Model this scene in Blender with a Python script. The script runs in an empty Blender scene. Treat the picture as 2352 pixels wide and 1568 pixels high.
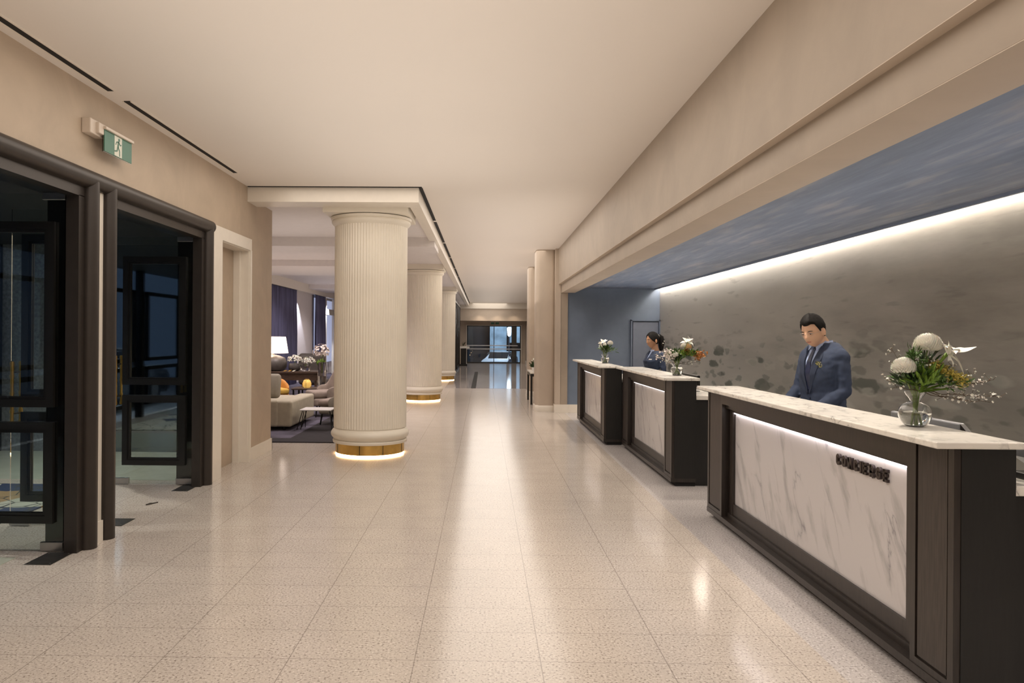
import bpy, bmesh, math, random
from mathutils import Vector, Matrix, noise
random.seed(7)
SC = bpy.context.scene
COL = SC.collection
PI = math.pi
ORG = {}

# ---------------------------------------------------------------- materials
def lin(c):
    return tuple(((x/255.0)/12.92 if x/255.0 <= .04045 else ((x/255.0+.055)/1.055)**2.4) for x in c)
def newmat(name):
    m = bpy.data.materials.new(name); m.use_nodes = True
    nt = m.node_tree; b = nt.nodes['Principled BSDF']
    return m, nt, b
def N(nt, typ, **kw):
    n = nt.nodes.new(typ)
    for k, v in kw.items():
        if k.startswith('i_'):
            n.inputs[k[2:].replace('_', ' ')].default_value = v
        else:
            setattr(n, k, v)
    return n
def L(nt, a, b): nt.links.new(a, b)
def ramp(nt, fac, stops, interp='LINEAR'):
    r = nt.nodes.new('ShaderNodeValToRGB'); r.color_ramp.interpolation = interp
    while len(r.color_ramp.elements) < len(stops): r.color_ramp.elements.new(0.5)
    for e, (p, c) in zip(r.color_ramp.elements, stops):
        e.position = p; e.color = (*c, 1) if len(c) == 3 else c
    L(nt, fac, r.inputs['Fac']); return r
def mix(nt, fac, a, b):
    m = nt.nodes.new('ShaderNodeMix'); m.data_type = 'RGBA'
    for s, v in ((m.inputs['Factor'], fac), (m.inputs['A'], a), (m.inputs['B'], b)):
        if hasattr(v, 'links'): L(nt, v, s)
        elif isinstance(v, (int, float)): s.default_value = v
        else: s.default_value = (*v, 1) if len(v) == 3 else v
    return m.outputs['Result']
def pos(nt, scale=(1, 1, 1)):
    g = nt.nodes.new('ShaderNodeNewGeometry'); mp = nt.nodes.new('ShaderNodeMapping')
    mp.inputs['Scale'].default_value = scale
    L(nt, g.outputs['Position'], mp.inputs['Vector']); return mp.outputs['Vector']
def math_(nt, op, a, b=None, clamp=False):
    m = nt.nodes.new('ShaderNodeMath'); m.operation = op; m.use_clamp = clamp
    for s, v in ((m.inputs[0], a), (m.inputs[1], b)):
        if v is None: continue
        if hasattr(v, 'links'): L(nt, v, s)
        else: s.default_value = v
    return m.outputs[0]
def plain(name, c, rough=.5, metal=0, var=.12, scale=12, bump=0, bscale=60, emit=None, es=0, stretch=(1, 1, 1), **kw):
    m, nt, b = newmat(name)
    v = pos(nt, stretch)
    nz = N(nt, 'ShaderNodeTexNoise'); nz.inputs['Scale'].default_value = scale; nz.inputs['Detail'].default_value = 5
    L(nt, v, nz.inputs['Vector'])
    a = tuple(max(0, x*(1-var)) for x in c); d = tuple(min(1, x*(1+var)) for x in c)
    r = ramp(nt, nz.outputs['Fac'], [(.3, a), (.7, d)])
    L(nt, r.outputs['Color'], b.inputs['Base Color'])
    b.inputs['Roughness'].default_value = rough; b.inputs['Metallic'].default_value = metal
    if bump:
        n2 = N(nt, 'ShaderNodeTexNoise'); n2.inputs['Scale'].default_value = bscale
        L(nt, v, n2.inputs['Vector'])
        bp = N(nt, 'ShaderNodeBump'); bp.inputs['Strength'].default_value = bump; bp.inputs['Distance'].default_value = .01
        L(nt, n2.outputs['Fac'], bp.inputs['Height']); L(nt, bp.outputs['Normal'], b.inputs['Normal'])
    if emit:
        b.inputs['Emission Color'].default_value = (*emit, 1); b.inputs['Emission Strength'].default_value = es
    for k, val in kw.items(): b.inputs[k.replace('_', ' ')].default_value = val
    return m
def glassmat(name, tint=(.93, .97, .95), rough=0.0, ior=1.45):
    m, nt, b = newmat(name)
    b.inputs['Base Color'].default_value = (*tint, 1); b.inputs['Roughness'].default_value = rough
    b.inputs['IOR'].default_value = ior; b.inputs['Transmission Weight'].default_value = 1
    return m
M = {}
# floor : speckled beige granite tiles, polished
def floor_mat(name, base, dark, light, rough):
    m, nt, b = newmat(name)
    v = pos(nt)
    n1 = N(nt, 'ShaderNodeTexNoise'); n1.inputs['Scale'].default_value = 78; n1.inputs['Detail'].default_value = 3; n1.inputs['Roughness'].default_value = .6
    L(nt, v, n1.inputs['Vector'])
    r1 = ramp(nt, n1.outputs['Fac'], [(.35, dark), (.45, base), (.58, base), (.68, light)])
    n2 = N(nt, 'ShaderNodeTexNoise'); n2.inputs['Scale'].default_value = 3; L(nt, v, n2.inputs['Vector'])
    c2 = ramp(nt, n2.outputs['Fac'], [(.3, (.93, .93, .93)), (.7, (1, 1, 1))])
    mm = nt.nodes.new('ShaderNodeMix'); mm.data_type = 'RGBA'; mm.blend_type = 'MULTIPLY'; mm.inputs['Factor'].default_value = 1
    L(nt, r1.outputs['Color'], mm.inputs['A']); L(nt, c2.outputs['Color'], mm.inputs['B'])
    sx = N(nt, 'ShaderNodeSeparateXYZ'); L(nt, v, sx.inputs[0])
    def line(s, off, per, w):
        t = math_(nt, 'DIVIDE', math_(nt, 'SUBTRACT', s, off), per)
        f = math_(nt, 'FRACT', math_(nt, 'ADD', t, 100.0))
        return math_(nt, 'LESS_THAN', f, w/per)
    g = math_(nt, 'MULTIPLY', 0.0 if name.startswith('border') else 1.0, 1.0) if name.startswith('border') else math_(nt, 'MAXIMUM', line(sx.outputs['X'], .29, .62, .005), line(sx.outputs['Y'], 3.637, .354, .004))
    col = mix(nt, math_(nt, 'MULTIPLY', g, .55), mm.outputs['Result'], (.16, .13, .11))
    L(nt, col, b.inputs['Base Color'])
    b.inputs['Roughness'].default_value = rough
    b.inputs['IOR'].default_value = 1.5
    return m
M['floor'] = floor_mat('polished_granite', (.60, .535, .475), (.27, .225, .19), (.82, .76, .70), .16)
M['floor_cool_lit'] = floor_mat('border_cool_lit_granite', (.60, .56, .545), (.30, .27, .26), (.88, .85, .84), .2)  # cooler strip tone puts the light falling there into the stone colour
def plaster(name, c, var=.10):
    m, nt, b = newmat(name)
    v = pos(nt)
    n1 = N(nt, 'ShaderNodeTexNoise'); n1.inputs['Scale'].default_value = 1.4; n1.inputs['Detail'].default_value = 6; n1.inputs['Roughness'].default_value = .6; n1.inputs['Distortion'].default_value = 1.2
    L(nt, v, n1.inputs['Vector'])
    r = ramp(nt, n1.outputs['Fac'], [(.3, tuple(x*(1-var) for x in c)), (.5, c), (.7, tuple(min(1, x*(1+var)) for x in c))])
    L(nt, r.outputs['Color'], b.inputs['Base Color']); b.inputs['Roughness'].default_value = .55
    n2 = N(nt, 'ShaderNodeTexNoise'); n2.inputs['Scale'].default_value = 9; n2.inputs['Detail'].default_value = 4; L(nt, v, n2.inputs['Vector'])
    bp = N(nt, 'ShaderNodeBump'); bp.inputs['Strength'].default_value = .06; bp.inputs['Distance'].default_value = .02
    L(nt, n2.outputs['Fac'], bp.inputs['Height']); L(nt, bp.outputs['Normal'], b.inputs['Normal'])
    return m
M['plaster'] = plaster('polished_plaster', (.47, .375, .28))
M['plaster_beam'] = plaster('polished_plaster_beam', (.37, .305, .24), .08)
M['plaster_soffit_lit'] = plaster('polished_plaster_soffit_lit', (.56, .475, .385), .05)  # paler copy of the beam plaster, bounce light put into the colour
M['plaster_pillar'] = plaster('polished_plaster_pillar', (.52, .435, .35), .06)
M['ceiling'] = plain('ceiling_paint', (.79, .735, .675), .8, var=.008, scale=.6)
M['white_paint'] = plain('white_satin_paint', (.78, .72, .63), .4, var=.02)
M['cream'] = plain('cream_column_paint', (.83, .77, .66), .45, var=.03, scale=3)
M['lounge_ceiling'] = plain('lounge_ceiling_paint', (.80, .755, .73), .8, var=.02)
M['blue_wall'] = plain('slate_blue_wall', (.15, .19, .26), .7, var=.10, scale=3)
M['blue_door'] = plain('slate_blue_door', (.19, .22, .29), .5, var=.04)
# brushed metallic blue niche ceiling
def niche_ceiling():
    m, nt, b = newmat('brushed_blue_ceiling')
    v = pos(nt, (2.2, .25, 1))
    n1 = N(nt, 'ShaderNodeTexNoise'); n1.inputs['Scale'].default_value = 4; n1.inputs['Detail'].default_value = 8; n1.inputs['Roughness'].default_value = .65
    L(nt, v, n1.inputs['Vector'])
    r = ramp(nt, n1.outputs['Fac'], [(.35, (.125, .155, .215)), (.55, (.175, .21, .285)), (.72, (.31, .32, .36))])
    v2 = pos(nt, (1.2, .22, 1)); n5 = N(nt, 'ShaderNodeTexNoise'); n5.inputs['Scale'].default_value = 5; n5.inputs['Detail'].default_value = 8; L(nt, v2, n5.inputs['Vector'])
    n2 = ramp(nt, n5.outputs['Fac'], [(.54, (0, 0, 0)), (.72, (1, 1, 1))])
    col = mix(nt, math_(nt, 'MULTIPLY', n2.outputs['Color'], .55), r.outputs['Color'], (.42, .38, .36))
    L(nt, col, b.inputs['Base Color']); b.inputs['Roughness'].default_value = .45; b.inputs['Metallic'].default_value = .1
    return m
M['niche_ceiling'] = niche_ceiling()
# mural: taupe wash with lily pads
def mural():
    m, nt, b = newmat('lily_pond_mural')
    v = pos(nt, (1, .45, 2.4))
    n1 = N(nt, 'ShaderNodeTexNoise'); n1.inputs['Scale'].default_value = 1.6; n1.inputs['Detail'].default_value = 7; n1.inputs['Roughness'].default_value = .6
    L(nt, v, n1.inputs['Vector'])
    r = ramp(nt, n1.outputs['Fac'], [(.32, (.28, .26, .225)), (.5, (.35, .33, .285)), (.68, (.42, .395, .345))])
    g = pos(nt); sx = N(nt, 'ShaderNodeSeparateXYZ'); L(nt, g, sx.inputs[0])
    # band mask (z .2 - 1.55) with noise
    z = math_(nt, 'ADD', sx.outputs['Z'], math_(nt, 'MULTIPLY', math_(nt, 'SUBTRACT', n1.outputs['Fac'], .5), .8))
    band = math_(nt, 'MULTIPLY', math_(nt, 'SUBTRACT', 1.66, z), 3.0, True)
    far = math_(nt, 'MULTIPLY', math_(nt, 'SUBTRACT', sx.outputs['Y'], 6.0), .15, True)  # painted mist that also puts missing light into the far end's colour
    v2 = pos(nt, (1, 1.25, 4.2))
    n3 = N(nt, 'ShaderNodeTexNoise'); n3.inputs['Scale'].default_value = 2.2; n3.inputs['Detail'].default_value = 3; L(nt, v2, n3.inputs['Vector'])
    va = N(nt, 'ShaderNodeVectorMath', operation='MULTIPLY_ADD'); L(nt, n3.outputs['Color'], va.inputs[0]); va.inputs[1].default_value = (.5, .5, .5); L(nt, v2, va.inputs[2])
    vo = N(nt, 'ShaderNodeTexVoronoi'); vo.inputs['Scale'].default_value = 1.05; vo.inputs['Randomness'].default_value = .9; L(nt, va.outputs[0], vo.inputs['Vector'])
    pads = ramp(nt, vo.outputs['Distance'], [(.30, (1, 1, 1)), (.37, (0, 0, 0))])
    pick = ramp(nt, vo.outputs['Color'], [(.16, (0, 0, 0)), (.20, (1, 1, 1))])
    f = math_(nt, 'MULTIPLY', math_(nt, 'MULTIPLY', math_(nt, 'MULTIPLY', pads.outputs['Color'], pick.outputs['Color']), band), .85)
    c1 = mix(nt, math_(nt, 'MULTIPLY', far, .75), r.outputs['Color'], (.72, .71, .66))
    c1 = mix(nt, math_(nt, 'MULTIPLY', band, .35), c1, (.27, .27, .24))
    padc = mix(nt, vo.outputs['Distance'], (.06, .075, .062), (.22, .235, .19))
    col = mix(nt, f, c1, padc)
    for (sc_, st_, cc, thr) in ((2.1, .55, (.13, .15, .125), .25), (1.5, .55, (.50, .50, .44), .35)):
        v4 = N(nt, 'ShaderNodeTexVoronoi'); v4.inputs['Scale'].default_value = sc_; L(nt, va.outputs[0], v4.inputs['Vector'])
        p4 = ramp(nt, v4.outputs['Distance'], [(.28, (1, 1, 1)), (.40, (0, 0, 0))]); k4 = ramp(nt, v4.outputs['Color'], [(thr, (0, 0, 0)), (thr+.05, (1, 1, 1))])
        col = mix(nt, math_(nt, 'MULTIPLY', math_(nt, 'MULTIPLY', math_(nt, 'MULTIPLY', p4.outputs['Color'], k4.outputs['Color']), band), st_), col, cc)
    v3 = pos(nt, (1, 1.0, 9)); n4 = N(nt, 'ShaderNodeTexNoise'); n4.inputs['Scale'].default_value = 1.6; n4.inputs['Detail'].default_value = 4; L(nt, v3, n4.inputs['Vector'])
    st = ramp(nt, n4.outputs['Fac'], [(.62, (0, 0, 0)), (.70, (1, 1, 1))])
    col = mix(nt, math_(nt, 'MULTIPLY', st.outputs['Color'], .30), col, (.17, .165, .145))
    L(nt, col, b.inputs['Base Color']); b.inputs['Roughness'].default_value = .65
    return m
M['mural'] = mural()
def marble(name, base=(.60, .575, .58), vein=(.20, .19, .21), sc=1.0, rough=.22, rot=.5, st=(1, 1.0, .30), amp=.16, w=1.0):
    m, nt, b = newmat(name)
    g = nt.nodes.new('ShaderNodeNewGeometry'); mp = nt.nodes.new('ShaderNodeMapping')
    mp.inputs['Rotation'].default_value = (rot, 0, 0); L(nt, g.outputs['Position'], mp.inputs['Vector'])
    mp2 = nt.nodes.new('ShaderNodeMapping'); mp2.inputs['Scale'].default_value = st; L(nt, mp.outputs['Vector'], mp2.inputs['Vector']); v = mp2.outputs['Vector']
    n1 = N(nt, 'ShaderNodeTexNoise'); n1.inputs['Scale'].default_value = 5*sc; n1.inputs['Detail'].default_value = 8; n1.inputs['Roughness'].default_value = .6; L(nt, v, n1.inputs['Vector'])
    va = N(nt, 'ShaderNodeVectorMath', operation='MULTIPLY_ADD'); L(nt, n1.outputs['Color'], va.inputs[0]); va.inputs[1].default_value = (amp, amp, amp); L(nt, v, va.inputs[2])
    n2 = N(nt, 'ShaderNodeTexNoise'); n2.inputs['Scale'].default_value = 4.2*sc; n2.inputs['Detail'].default_value = 1.5; L(nt, va.outputs[0], n2.inputs['Vector'])
    d = math_(nt, 'ABSOLUTE', math_(nt, 'SUBTRACT', n2.outputs['Fac'], .5))
    n4 = N(nt, 'ShaderNodeTexNoise'); n4.inputs['Scale'].default_value = 3.5*sc; L(nt, v, n4.inputs['Vector'])
    on = ramp(nt, n4.outputs['Fac'], [(.42, (0, 0, 0)), (.58, (1, 1, 1))])
    r = ramp(nt, d, [(0, (1, 1, 1)), (.004*w, (.5, .5, .5)), (.016*w, (.12, .12, .12)), (.05*w, (0, 0, 0))])
    f = math_(nt, 'MULTIPLY', r.outputs['Color'], on.outputs['Color'])
    n3 = N(nt, 'ShaderNodeTexNoise'); n3.inputs['Scale'].default_value = 9*sc; n3.inputs['Detail'].default_value = 7; L(nt, va.outputs[0], n3.inputs['Vector'])
    r3 = ramp(nt, n3.outputs['Fac'], [(.30, tuple(x*.72 for x in base)), (.46, base), (1, base)])
    col = mix(nt, math_(nt, 'MULTIPLY', f, .8), r3.outputs['Color'], vein)
    L(nt, col, b.inputs['Base Color']); b.inputs['Roughness'].default_value = rough
    return m
M['marble'] = marble('veined_white_marble')
M['marble_top'] = marble('honed_marble_top', (.80, .77, .71), (.10, .085, .08), 1.6, .25, 0.0, (1, .7, 1), .2, 1.5)
def wood(name, c, rough=.35, ax=(6, 6, .5)):
    m, nt, b = newmat(name)
    v = pos(nt, ax)
    n1 = N(nt, 'ShaderNodeTexNoise'); n1.inputs['Scale'].default_value = 14; n1.inputs['Detail'].default_value = 5; L(nt, v, n1.inputs['Vector'])
    r = ramp(nt, n1.outputs['Fac'], [(.3, tuple(x*.65 for x in c)), (.7, tuple(x*1.3 for x in c))])
    L(nt, r.outputs['Color'], b.inputs['Base Color']); b.inputs['Roughness'].default_value = rough
    return m
M['wood'] = wood('dark_stained_oak', (.025, .019, .016))
M['wood_panel'] = wood('brown_oak_panel', (.040, .031, .026), .45)
M['wood_black'] = wood('black_oak_end', (.006, .0055, .005), .5)
M['bronze'] = plain('dark_bronze_frame', (.042, .034, .029), .38, .35, var=.06)
M['black_frame'] = plain('black_frame', (.012, .011, .010), .32, .2, var=.05)
M['dark'] = plain('dark_recess', (.006, .005, .005), .8, 0)
M['brass'] = plain('brushed_brass', (.72, .47, .14), .28, 1, var=.08)
M['nickel'] = plain('satin_nickel', (.45, .43, .41), .3, 1, var=.05)
M['glass'] = glassmat('door_glass', (.90, .95, .93))
M['vase_glass'] = glassmat('clear_vase_glass', (1, 1, 1))
M['water'] = glassmat('vase_water', (.97, 1, .96), 0, 1.33)
def emis(name, c, s, base=(.8, .8, .8)):
    m, nt, b = newmat(name); b.inputs['Base Color'].default_value = (*base, 1)
    b.inputs['Emission Color'].default_value = (*c, 1); b.inputs['Emission Strength'].default_value = s; return m
M['led_wall'] = emis('cove_led', (1, .86, .72), 60)
M['led_desk'] = emis('counter_led', (1, .91, .92), 11)
M['led_desk_dim'] = emis('counter_led_dimmed', (1, .91, .88), 3.2)
M['led_ring'] = emis('column_led', (1, .72, .40), 14)

# ---------------------------------------------------------------- geometry helpers
def BM(): return bmesh.new()
def box(bm, x0, x1, y0, y1, z0, z1):
    r = bmesh.ops.create_cube(bm, size=1, matrix=Matrix.Translation(((x0+x1)/2, (y0+y1)/2, (z0+z1)/2)) @ Matrix.Diagonal((abs(x1-x0), abs(y1-y0), abs(z1-z0), 1)))
    return r['verts']
def rbox(bm, x0, x1, y0, y1, z0, z1, r=.02, seg=3):
    t = bmesh.new(); box(t, x0, x1, y0, y1, z0, z1)
    bmesh.ops.bevel(t, geom=t.edges[:], offset=min(r, .49*min(abs(x1-x0), abs(y1-y0), abs(z1-z0))), segments=seg, profile=.5, affect='EDGES')
    me = bpy.data.meshes.new('t'); t.to_mesh(me); t.free(); bm.from_mesh(me); bpy.data.meshes.remove(me)
def frame_(p0, p1):
    d = (Vector(p1)-Vector(p0)).normalized()
    a = Vector((0, 0, 1)) if abs(d.z) < .95 else Vector((1, 0, 0))
    u = d.cross(a).normalized(); return u, d.cross(u).normalized()
def ringtube(bm, pts, rad, seg=12, cap=True, squash=None):
    pts = [Vector(p) for p in pts]; rings = []
    if not hasattr(rad, '__len__'): rad = [rad]*len(pts)
    u = None
    for i, p in enumerate(pts):
        a = pts[max(0, i-1)]; b = pts[min(len(pts)-1, i+1)]
        d = (b-a).normalized()
        if u is None: u, w = frame_(a, b)
        else:
            u = (u-d*u.dot(d)).normalized()
        w = d.cross(u).normalized()
        rr = rad[i]; sq = squash[i] if squash else 1
        rings.append([bm.verts.new(p+u*math.cos(2*PI*k/seg)*rr+w*math.sin(2*PI*k/seg)*rr*sq) for k in range(seg)])
    for i in range(len(rings)-1):
        for k in range(seg):
            bm.faces.new((rings[i][k], rings[i][(k+1) % seg], rings[i+1][(k+1) % seg], rings[i+1][k]))
    if cap:
        bm.faces.new(rings[0][::-1]); bm.faces.new(rings[-1])
def cyl(bm, p0, p1, r0, r1=None, seg=16): ringtube(bm, [p0, p1], [r0, r0 if r1 is None else r1], seg)
def lathe(bm, c, prof, seg=32, sx=1, sy=1, mod=None):
    rings = []
    for (r, z) in prof:
        rg = []
        for k in range(seg):
            a = 2*PI*k/seg; rr = r+(mod(a, z, r) if mod else 0)
            rg.append(bm.verts.new((c[0]+rr*math.cos(a)*sx, c[1]+rr*math.sin(a)*sy, c[2]+z)))
        rings.append(rg)
    for i in range(len(rings)-1):
        for k in range(seg):
            bm.faces.new((rings[i][k], rings[i][(k+1) % seg], rings[i+1][(k+1) % seg], rings[i+1][k]))
    bm.faces.new(rings[0][::-1]); bm.faces.new(rings[-1])
def loft(bm, secs, seg=24, pw=2.0):
    """secs: (cx,cy,z,rx,ry)"""
    rings = []
    for (cx, cy, z, rx, ry) in secs:
        rg = []
        for k in range(seg):
            a = 2*PI*k/seg; ca, sa = math.cos(a), math.sin(a)
            rg.append(bm.verts.new((cx+rx*math.copysign(abs(ca)**(2/pw), ca), cy+ry*math.copysign(abs(sa)**(2/pw), sa), z)))
        rings.append(rg)
    for i in range(len(rings)-1):
        for k in range(seg):
            bm.faces.new((rings[i][k], rings[i][(k+1) % seg], rings[i+1][(k+1) % seg], rings[i+1][k]))
    bm.faces.new(rings[0][::-1]); bm.faces.new(rings[-1])
def prism(bm, poly, a0, a1, axis='X'):
    """poly in the other two axes, extruded along axis"""
    def mk(p, a):
        return {'X': (a, p[0], p[1]), 'Y': (p[0], a, p[1]), 'Z': (p[0], p[1], a)}[axis]
    v0 = [bm.verts.new(mk(p, a0)) for p in poly]; v1 = [bm.verts.new(mk(p, a1)) for p in poly]
    n = len(poly)
    bm.faces.new(v0[::-1]); bm.faces.new(v1)
    for i in range(n): bm.faces.new((v0[i], v0[(i+1) % n], v1[(i+1) % n], v1[i]))
def ell(bm, c, r, seg=16, ring=10, rot=None):
    m = Matrix.Translation(c) @ (rot.to_4x4() if rot else Matrix.Identity(4)) @ Matrix.Diagonal((r[0], r[1], r[2], 1))
    bmesh.ops.create_uvsphere(bm, u_segments=seg, v_segments=ring, radius=1, matrix=m)
def petal(bm, p, d, n, ln, w, curl=0.2, nseg=4, fold=.15):
    """leaf/petal from p along d, face normal n"""
    d = Vector(d).normalized(); n = Vector(n); n = (n-d*n.dot(d))
    n = n.normalized() if n.length > 1e-4 else frame_((0, 0, 0), d)[0]
    s = d.cross(n).normalized(); prev = None
    for i in range(nseg+1):
        t = i/nseg; ww = w*math.sin(PI*min(.97, max(.06, t**.8)))*.5
        c = Vector(p)+d*ln*t*(1-.15*abs(curl)*t)+n*curl*ln*t*t
        row = [bm.verts.new(c-s*ww), bm.verts.new(c-n*fold*ww), bm.verts.new(c+s*ww)]
        if prev:
            for a in (0, 1): bm.faces.new((prev[a], prev[a+1], row[a+1], row[a]))
        prev = row
def bevel_bm(bm, off, seg=2):
    bmesh.ops.bevel(bm, geom=[e for e in bm.edges if len(e.link_faces) == 2 and e.calc_face_angle(0) > .6], offset=off, segments=seg, profile=.5, affect='EDGES')
def origin_of(p): return ORG.get(p.name, Vector((0, 0, 0)))
def link_mesh(name, bm, mat, parent=None, smooth=False, kind=None, org=None, autosm=True):
    bmesh.ops.recalc_face_normals(bm, faces=bm.faces[:])
    me = bpy.data.meshes.new(name)
    if parent is not None: o0 = origin_of(parent)
    elif org is not None: o0 = Vector(org)
    else: o0 = Vector((0, 0, 0))
    bmesh.ops.translate(bm, verts=bm.verts[:], vec=-o0)
    if smooth:
        for f in bm.faces: f.smooth = True
        for e in bm.edges:
            if len(e.link_faces) == 2 and e.calc_face_angle(0) > .75: e.smooth = False
    bm.to_mesh(me); bm.free()
    me.materials.append(M[mat] if isinstance(mat, str) else mat)
    o = bpy.data.objects.new(name, me); COL.objects.link(o)
    if parent is not None:
        o.parent = parent; ORG[o.name] = o0
    else:
        o.location = o0; ORG[o.name] = o0
    if kind: o['kind'] = kind
    return o
obj = link_mesh
def struct(name, bm, mat, parent=None, smooth=False):
    o = link_mesh(name, bm, mat, parent, smooth)
    if parent is None: o['kind'] = 'structure'
    return o
def thing(name, label, cat, loc, group=None):
    o = bpy.data.objects.new(name, None); COL.objects.link(o)
    o.empty_display_size = .05
    o.location = loc; ORG[o.name] = Vector(loc); o['label'] = label; o['category'] = cat
    if group: o['group'] = group
    return o
def tag(o, label, cat, group=None):
    o['label'] = label; o['category'] = cat
    if group: o['group'] = group
    return o
def copy_tree(o, parent=None):
    c = o.copy(); COL.objects.link(c)
    if parent is not None: c.parent = parent
    ORG[c.name] = Vector(ORG.get(o.name, Vector((0, 0, 0))))
    for ch in list(o.children): copy_tree(ch, c)
    return c
def dup(o, loc, label, rotz=None, group=None):
    c = copy_tree(o); c.location = loc; c['label'] = label
    if rotz is not None: c.rotation_euler = (0, 0, rotz)
    if group: c['group'] = group
    return c
def part(name, mat, parent, fn, smooth=False, bev=0, label=None):
    bm = BM(); fn(bm)
    if bev: bevel_bm(bm, bev)
    o = obj(name, bm, mat, parent, smooth)
    if label: o['label'] = label
    return o
def onebox(name, mat, x0, x1, y0, y1, z0, z1):
    bm = BM(); box(bm, x0, x1, y0, y1, z0, z1); return struct(name, bm, mat)
def parts(name, mat, parent, fns, smooth=False):
    return [part(name, mat, parent, f, smooth) for f in fns]

# ================================================================ THE SHELL
ZC = 3.42; XL = -2.93; YE = 43.0
def boxes(name, mat, lst, smooth=False):
    bm = BM()
    for b in lst: box(bm, *b)
    return struct(name, bm, mat, None, smooth)
boxes('floor', 'floor', [(-2.93, 1.71, -6, 44.2, -.12, 0), (-6.7, -2.93, -6, 10.86, -.12, 0), (-2.93, 1.71, 44.2, 44.21, -.12, 0)])
boxes('floor_cool_lit', 'floor_cool_lit', [(1.71, 3.9, -6, 16.2, -.12, 0)])
boxes('floor_right', 'floor', [(1.71, 2.7, 16.2, 44.2, -.12, 0)])
M['carpet'] = plain('plum_grey_carpet', (.085, .075, .105), .95, var=.55, scale=2.2, bump=.3, bscale=200)
M['carpet_dark'] = plain('charcoal_carpet_edge', (.022, .018, .022), .95, var=.2)
boxes('floor_lounge', 'carpet', [(-8.0, -2.93, 11.25, 44, -.12, .012)])
boxes('trim_1', 'carpet_dark', [(-8.0, -2.0, 10.86, 11.25, -.02, .014), (-2.93, -2.0, 11.25, 17.0, -.02, .0135)])
# ceilings
boxes('ceiling', 'ceiling', [(XL-.3, 1.75, -6, 9.12, ZC, ZC+.15), (-.81, 2.7, 9.12, 44, ZC, ZC+.15)])
boxes('ceiling_lounge', 'lounge_ceiling', [(-8, -.86, 9.2, 44, 3.30, 3.415), (-8, -.86, 12.9, 14.0, 3.14, 3.30), (-8, -2.15, 16.9, 19.6, 3.16, 3.30), (-8, -2.15, 25.2, 27.8, 3.16, 3.30)])
boxes('trim_2', 'white_paint', [(XL, -.95, 9.12, 9.26, 3.235, ZC-.004), (-.95, -.81, 9.12, 43, 3.235, ZC-.004), (XL, -.95, 9.26, 9.5, 3.235, 3.31)])
# left wall with the two openings and the shallow alcove
boxes('wall_left', 'plaster', [(XL-.32, XL, -6, 3.36, 0, ZC), (XL-.32, XL, 3.36, 7.865, 2.78, ZC), (XL-.32, XL, 7.865, 8.2, 0, ZC),
      (XL-.32, XL, 8.2, 9.2, 2.64, ZC), (XL-.32, XL-.18, 8.2, 9.2, 0, 2.64), (XL-.32, XL, 9.2, 10.19, 0, ZC), (-6.7, XL-.32, 9.99, 10.19, 0, ZC)])
boxes('wall_strip', 'white_paint', [(XL-.30, XL-.004, 5.52, 5.67, 0, 2.78)])
# alcove architrave
boxes('trim_3', 'white_paint', [(XL, XL+.022, 7.89, 8.2, 0, 2.64), (XL, XL+.022, 7.89, 9.24, 2.64, 2.78), (XL, XL+.02, 9.2, 9.26, 0, 2.64),
      (XL-.178, XL, 9.188, 9.2, 0, 2.64), (XL-.178, XL, 8.2, 8.212, 0, 2.64), (XL-.178, XL, 8.212, 9.188, 2.628, 2.64), (XL-.178, XL-.10, 9.14, 9.188, 0, 2.628)])
boxes('baseboard_left', 'white_paint', [(XL, XL+.018, 9.26, 10.205, 0, .16), (XL-.1, XL+.018, 10.19, 10.206, 0, .16), (XL, XL+.018, -6, 3.35, 0, .16), (XL-.014, XL+.014, 5.53, 5.655, 0, .16)])
# door frames: bullnose outer moulding + flat inner faces, dark bronze
def doorframe(name, y0, y1):
    r = .065; t = None
    bm = BM(); ys = []
    for (yc, s) in ((y0+r, 1), (y1-r, -1)):
        cyl(bm, (XL, yc, 0), (XL, yc, 2.80-r), r, seg=28)
        ya, yb = sorted((yc+s*r*.75, yc+s*(r+.075))); box(bm, XL-.10, XL-.006, ya, yb, 0, 2.60)
    box(bm, XL-.10, XL-.006, y0+.1, y1-.1, 2.595, 2.70)
    t = struct(name, bm, 'bronze', None, True)
    bm = BM()
    for (yc, s) in ((y0+r, 1), (y1-r, -1)):
        ya, yb = sorted((yc-s*r*.9, yc+s*.01)); box(bm, XL-.31, XL-.101, ya, yb, 0, 2.78)
    box(bm, XL-.31, XL-.101, y0+.1, y1-.1, 2.62, 2.78)
    obj('inner_jamb', bm, 'black_frame', t)
doorframe('trim_4', 3.35, 5.525)
doorframe('trim_5', 5.66, 7.87)
bm = BM(); r = .065; q = []
for i in range(19):
    a = -PI/2+PI*i/18; q.append((XL-.001+r*1.04*math.cos(a), 2.735+r*1.04*math.sin(a)))
q += [(XL-.05, 2.8026), (XL-.05, 2.66)]
prism(bm, [(x, z) for x, z in q], 3.30, 7.873, 'Y')
ell(bm, (XL, 7.87, 2.735), (r*1.04, .03, r*1.04))
struct('trim_11', bm, 'bronze', None, True)
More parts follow.
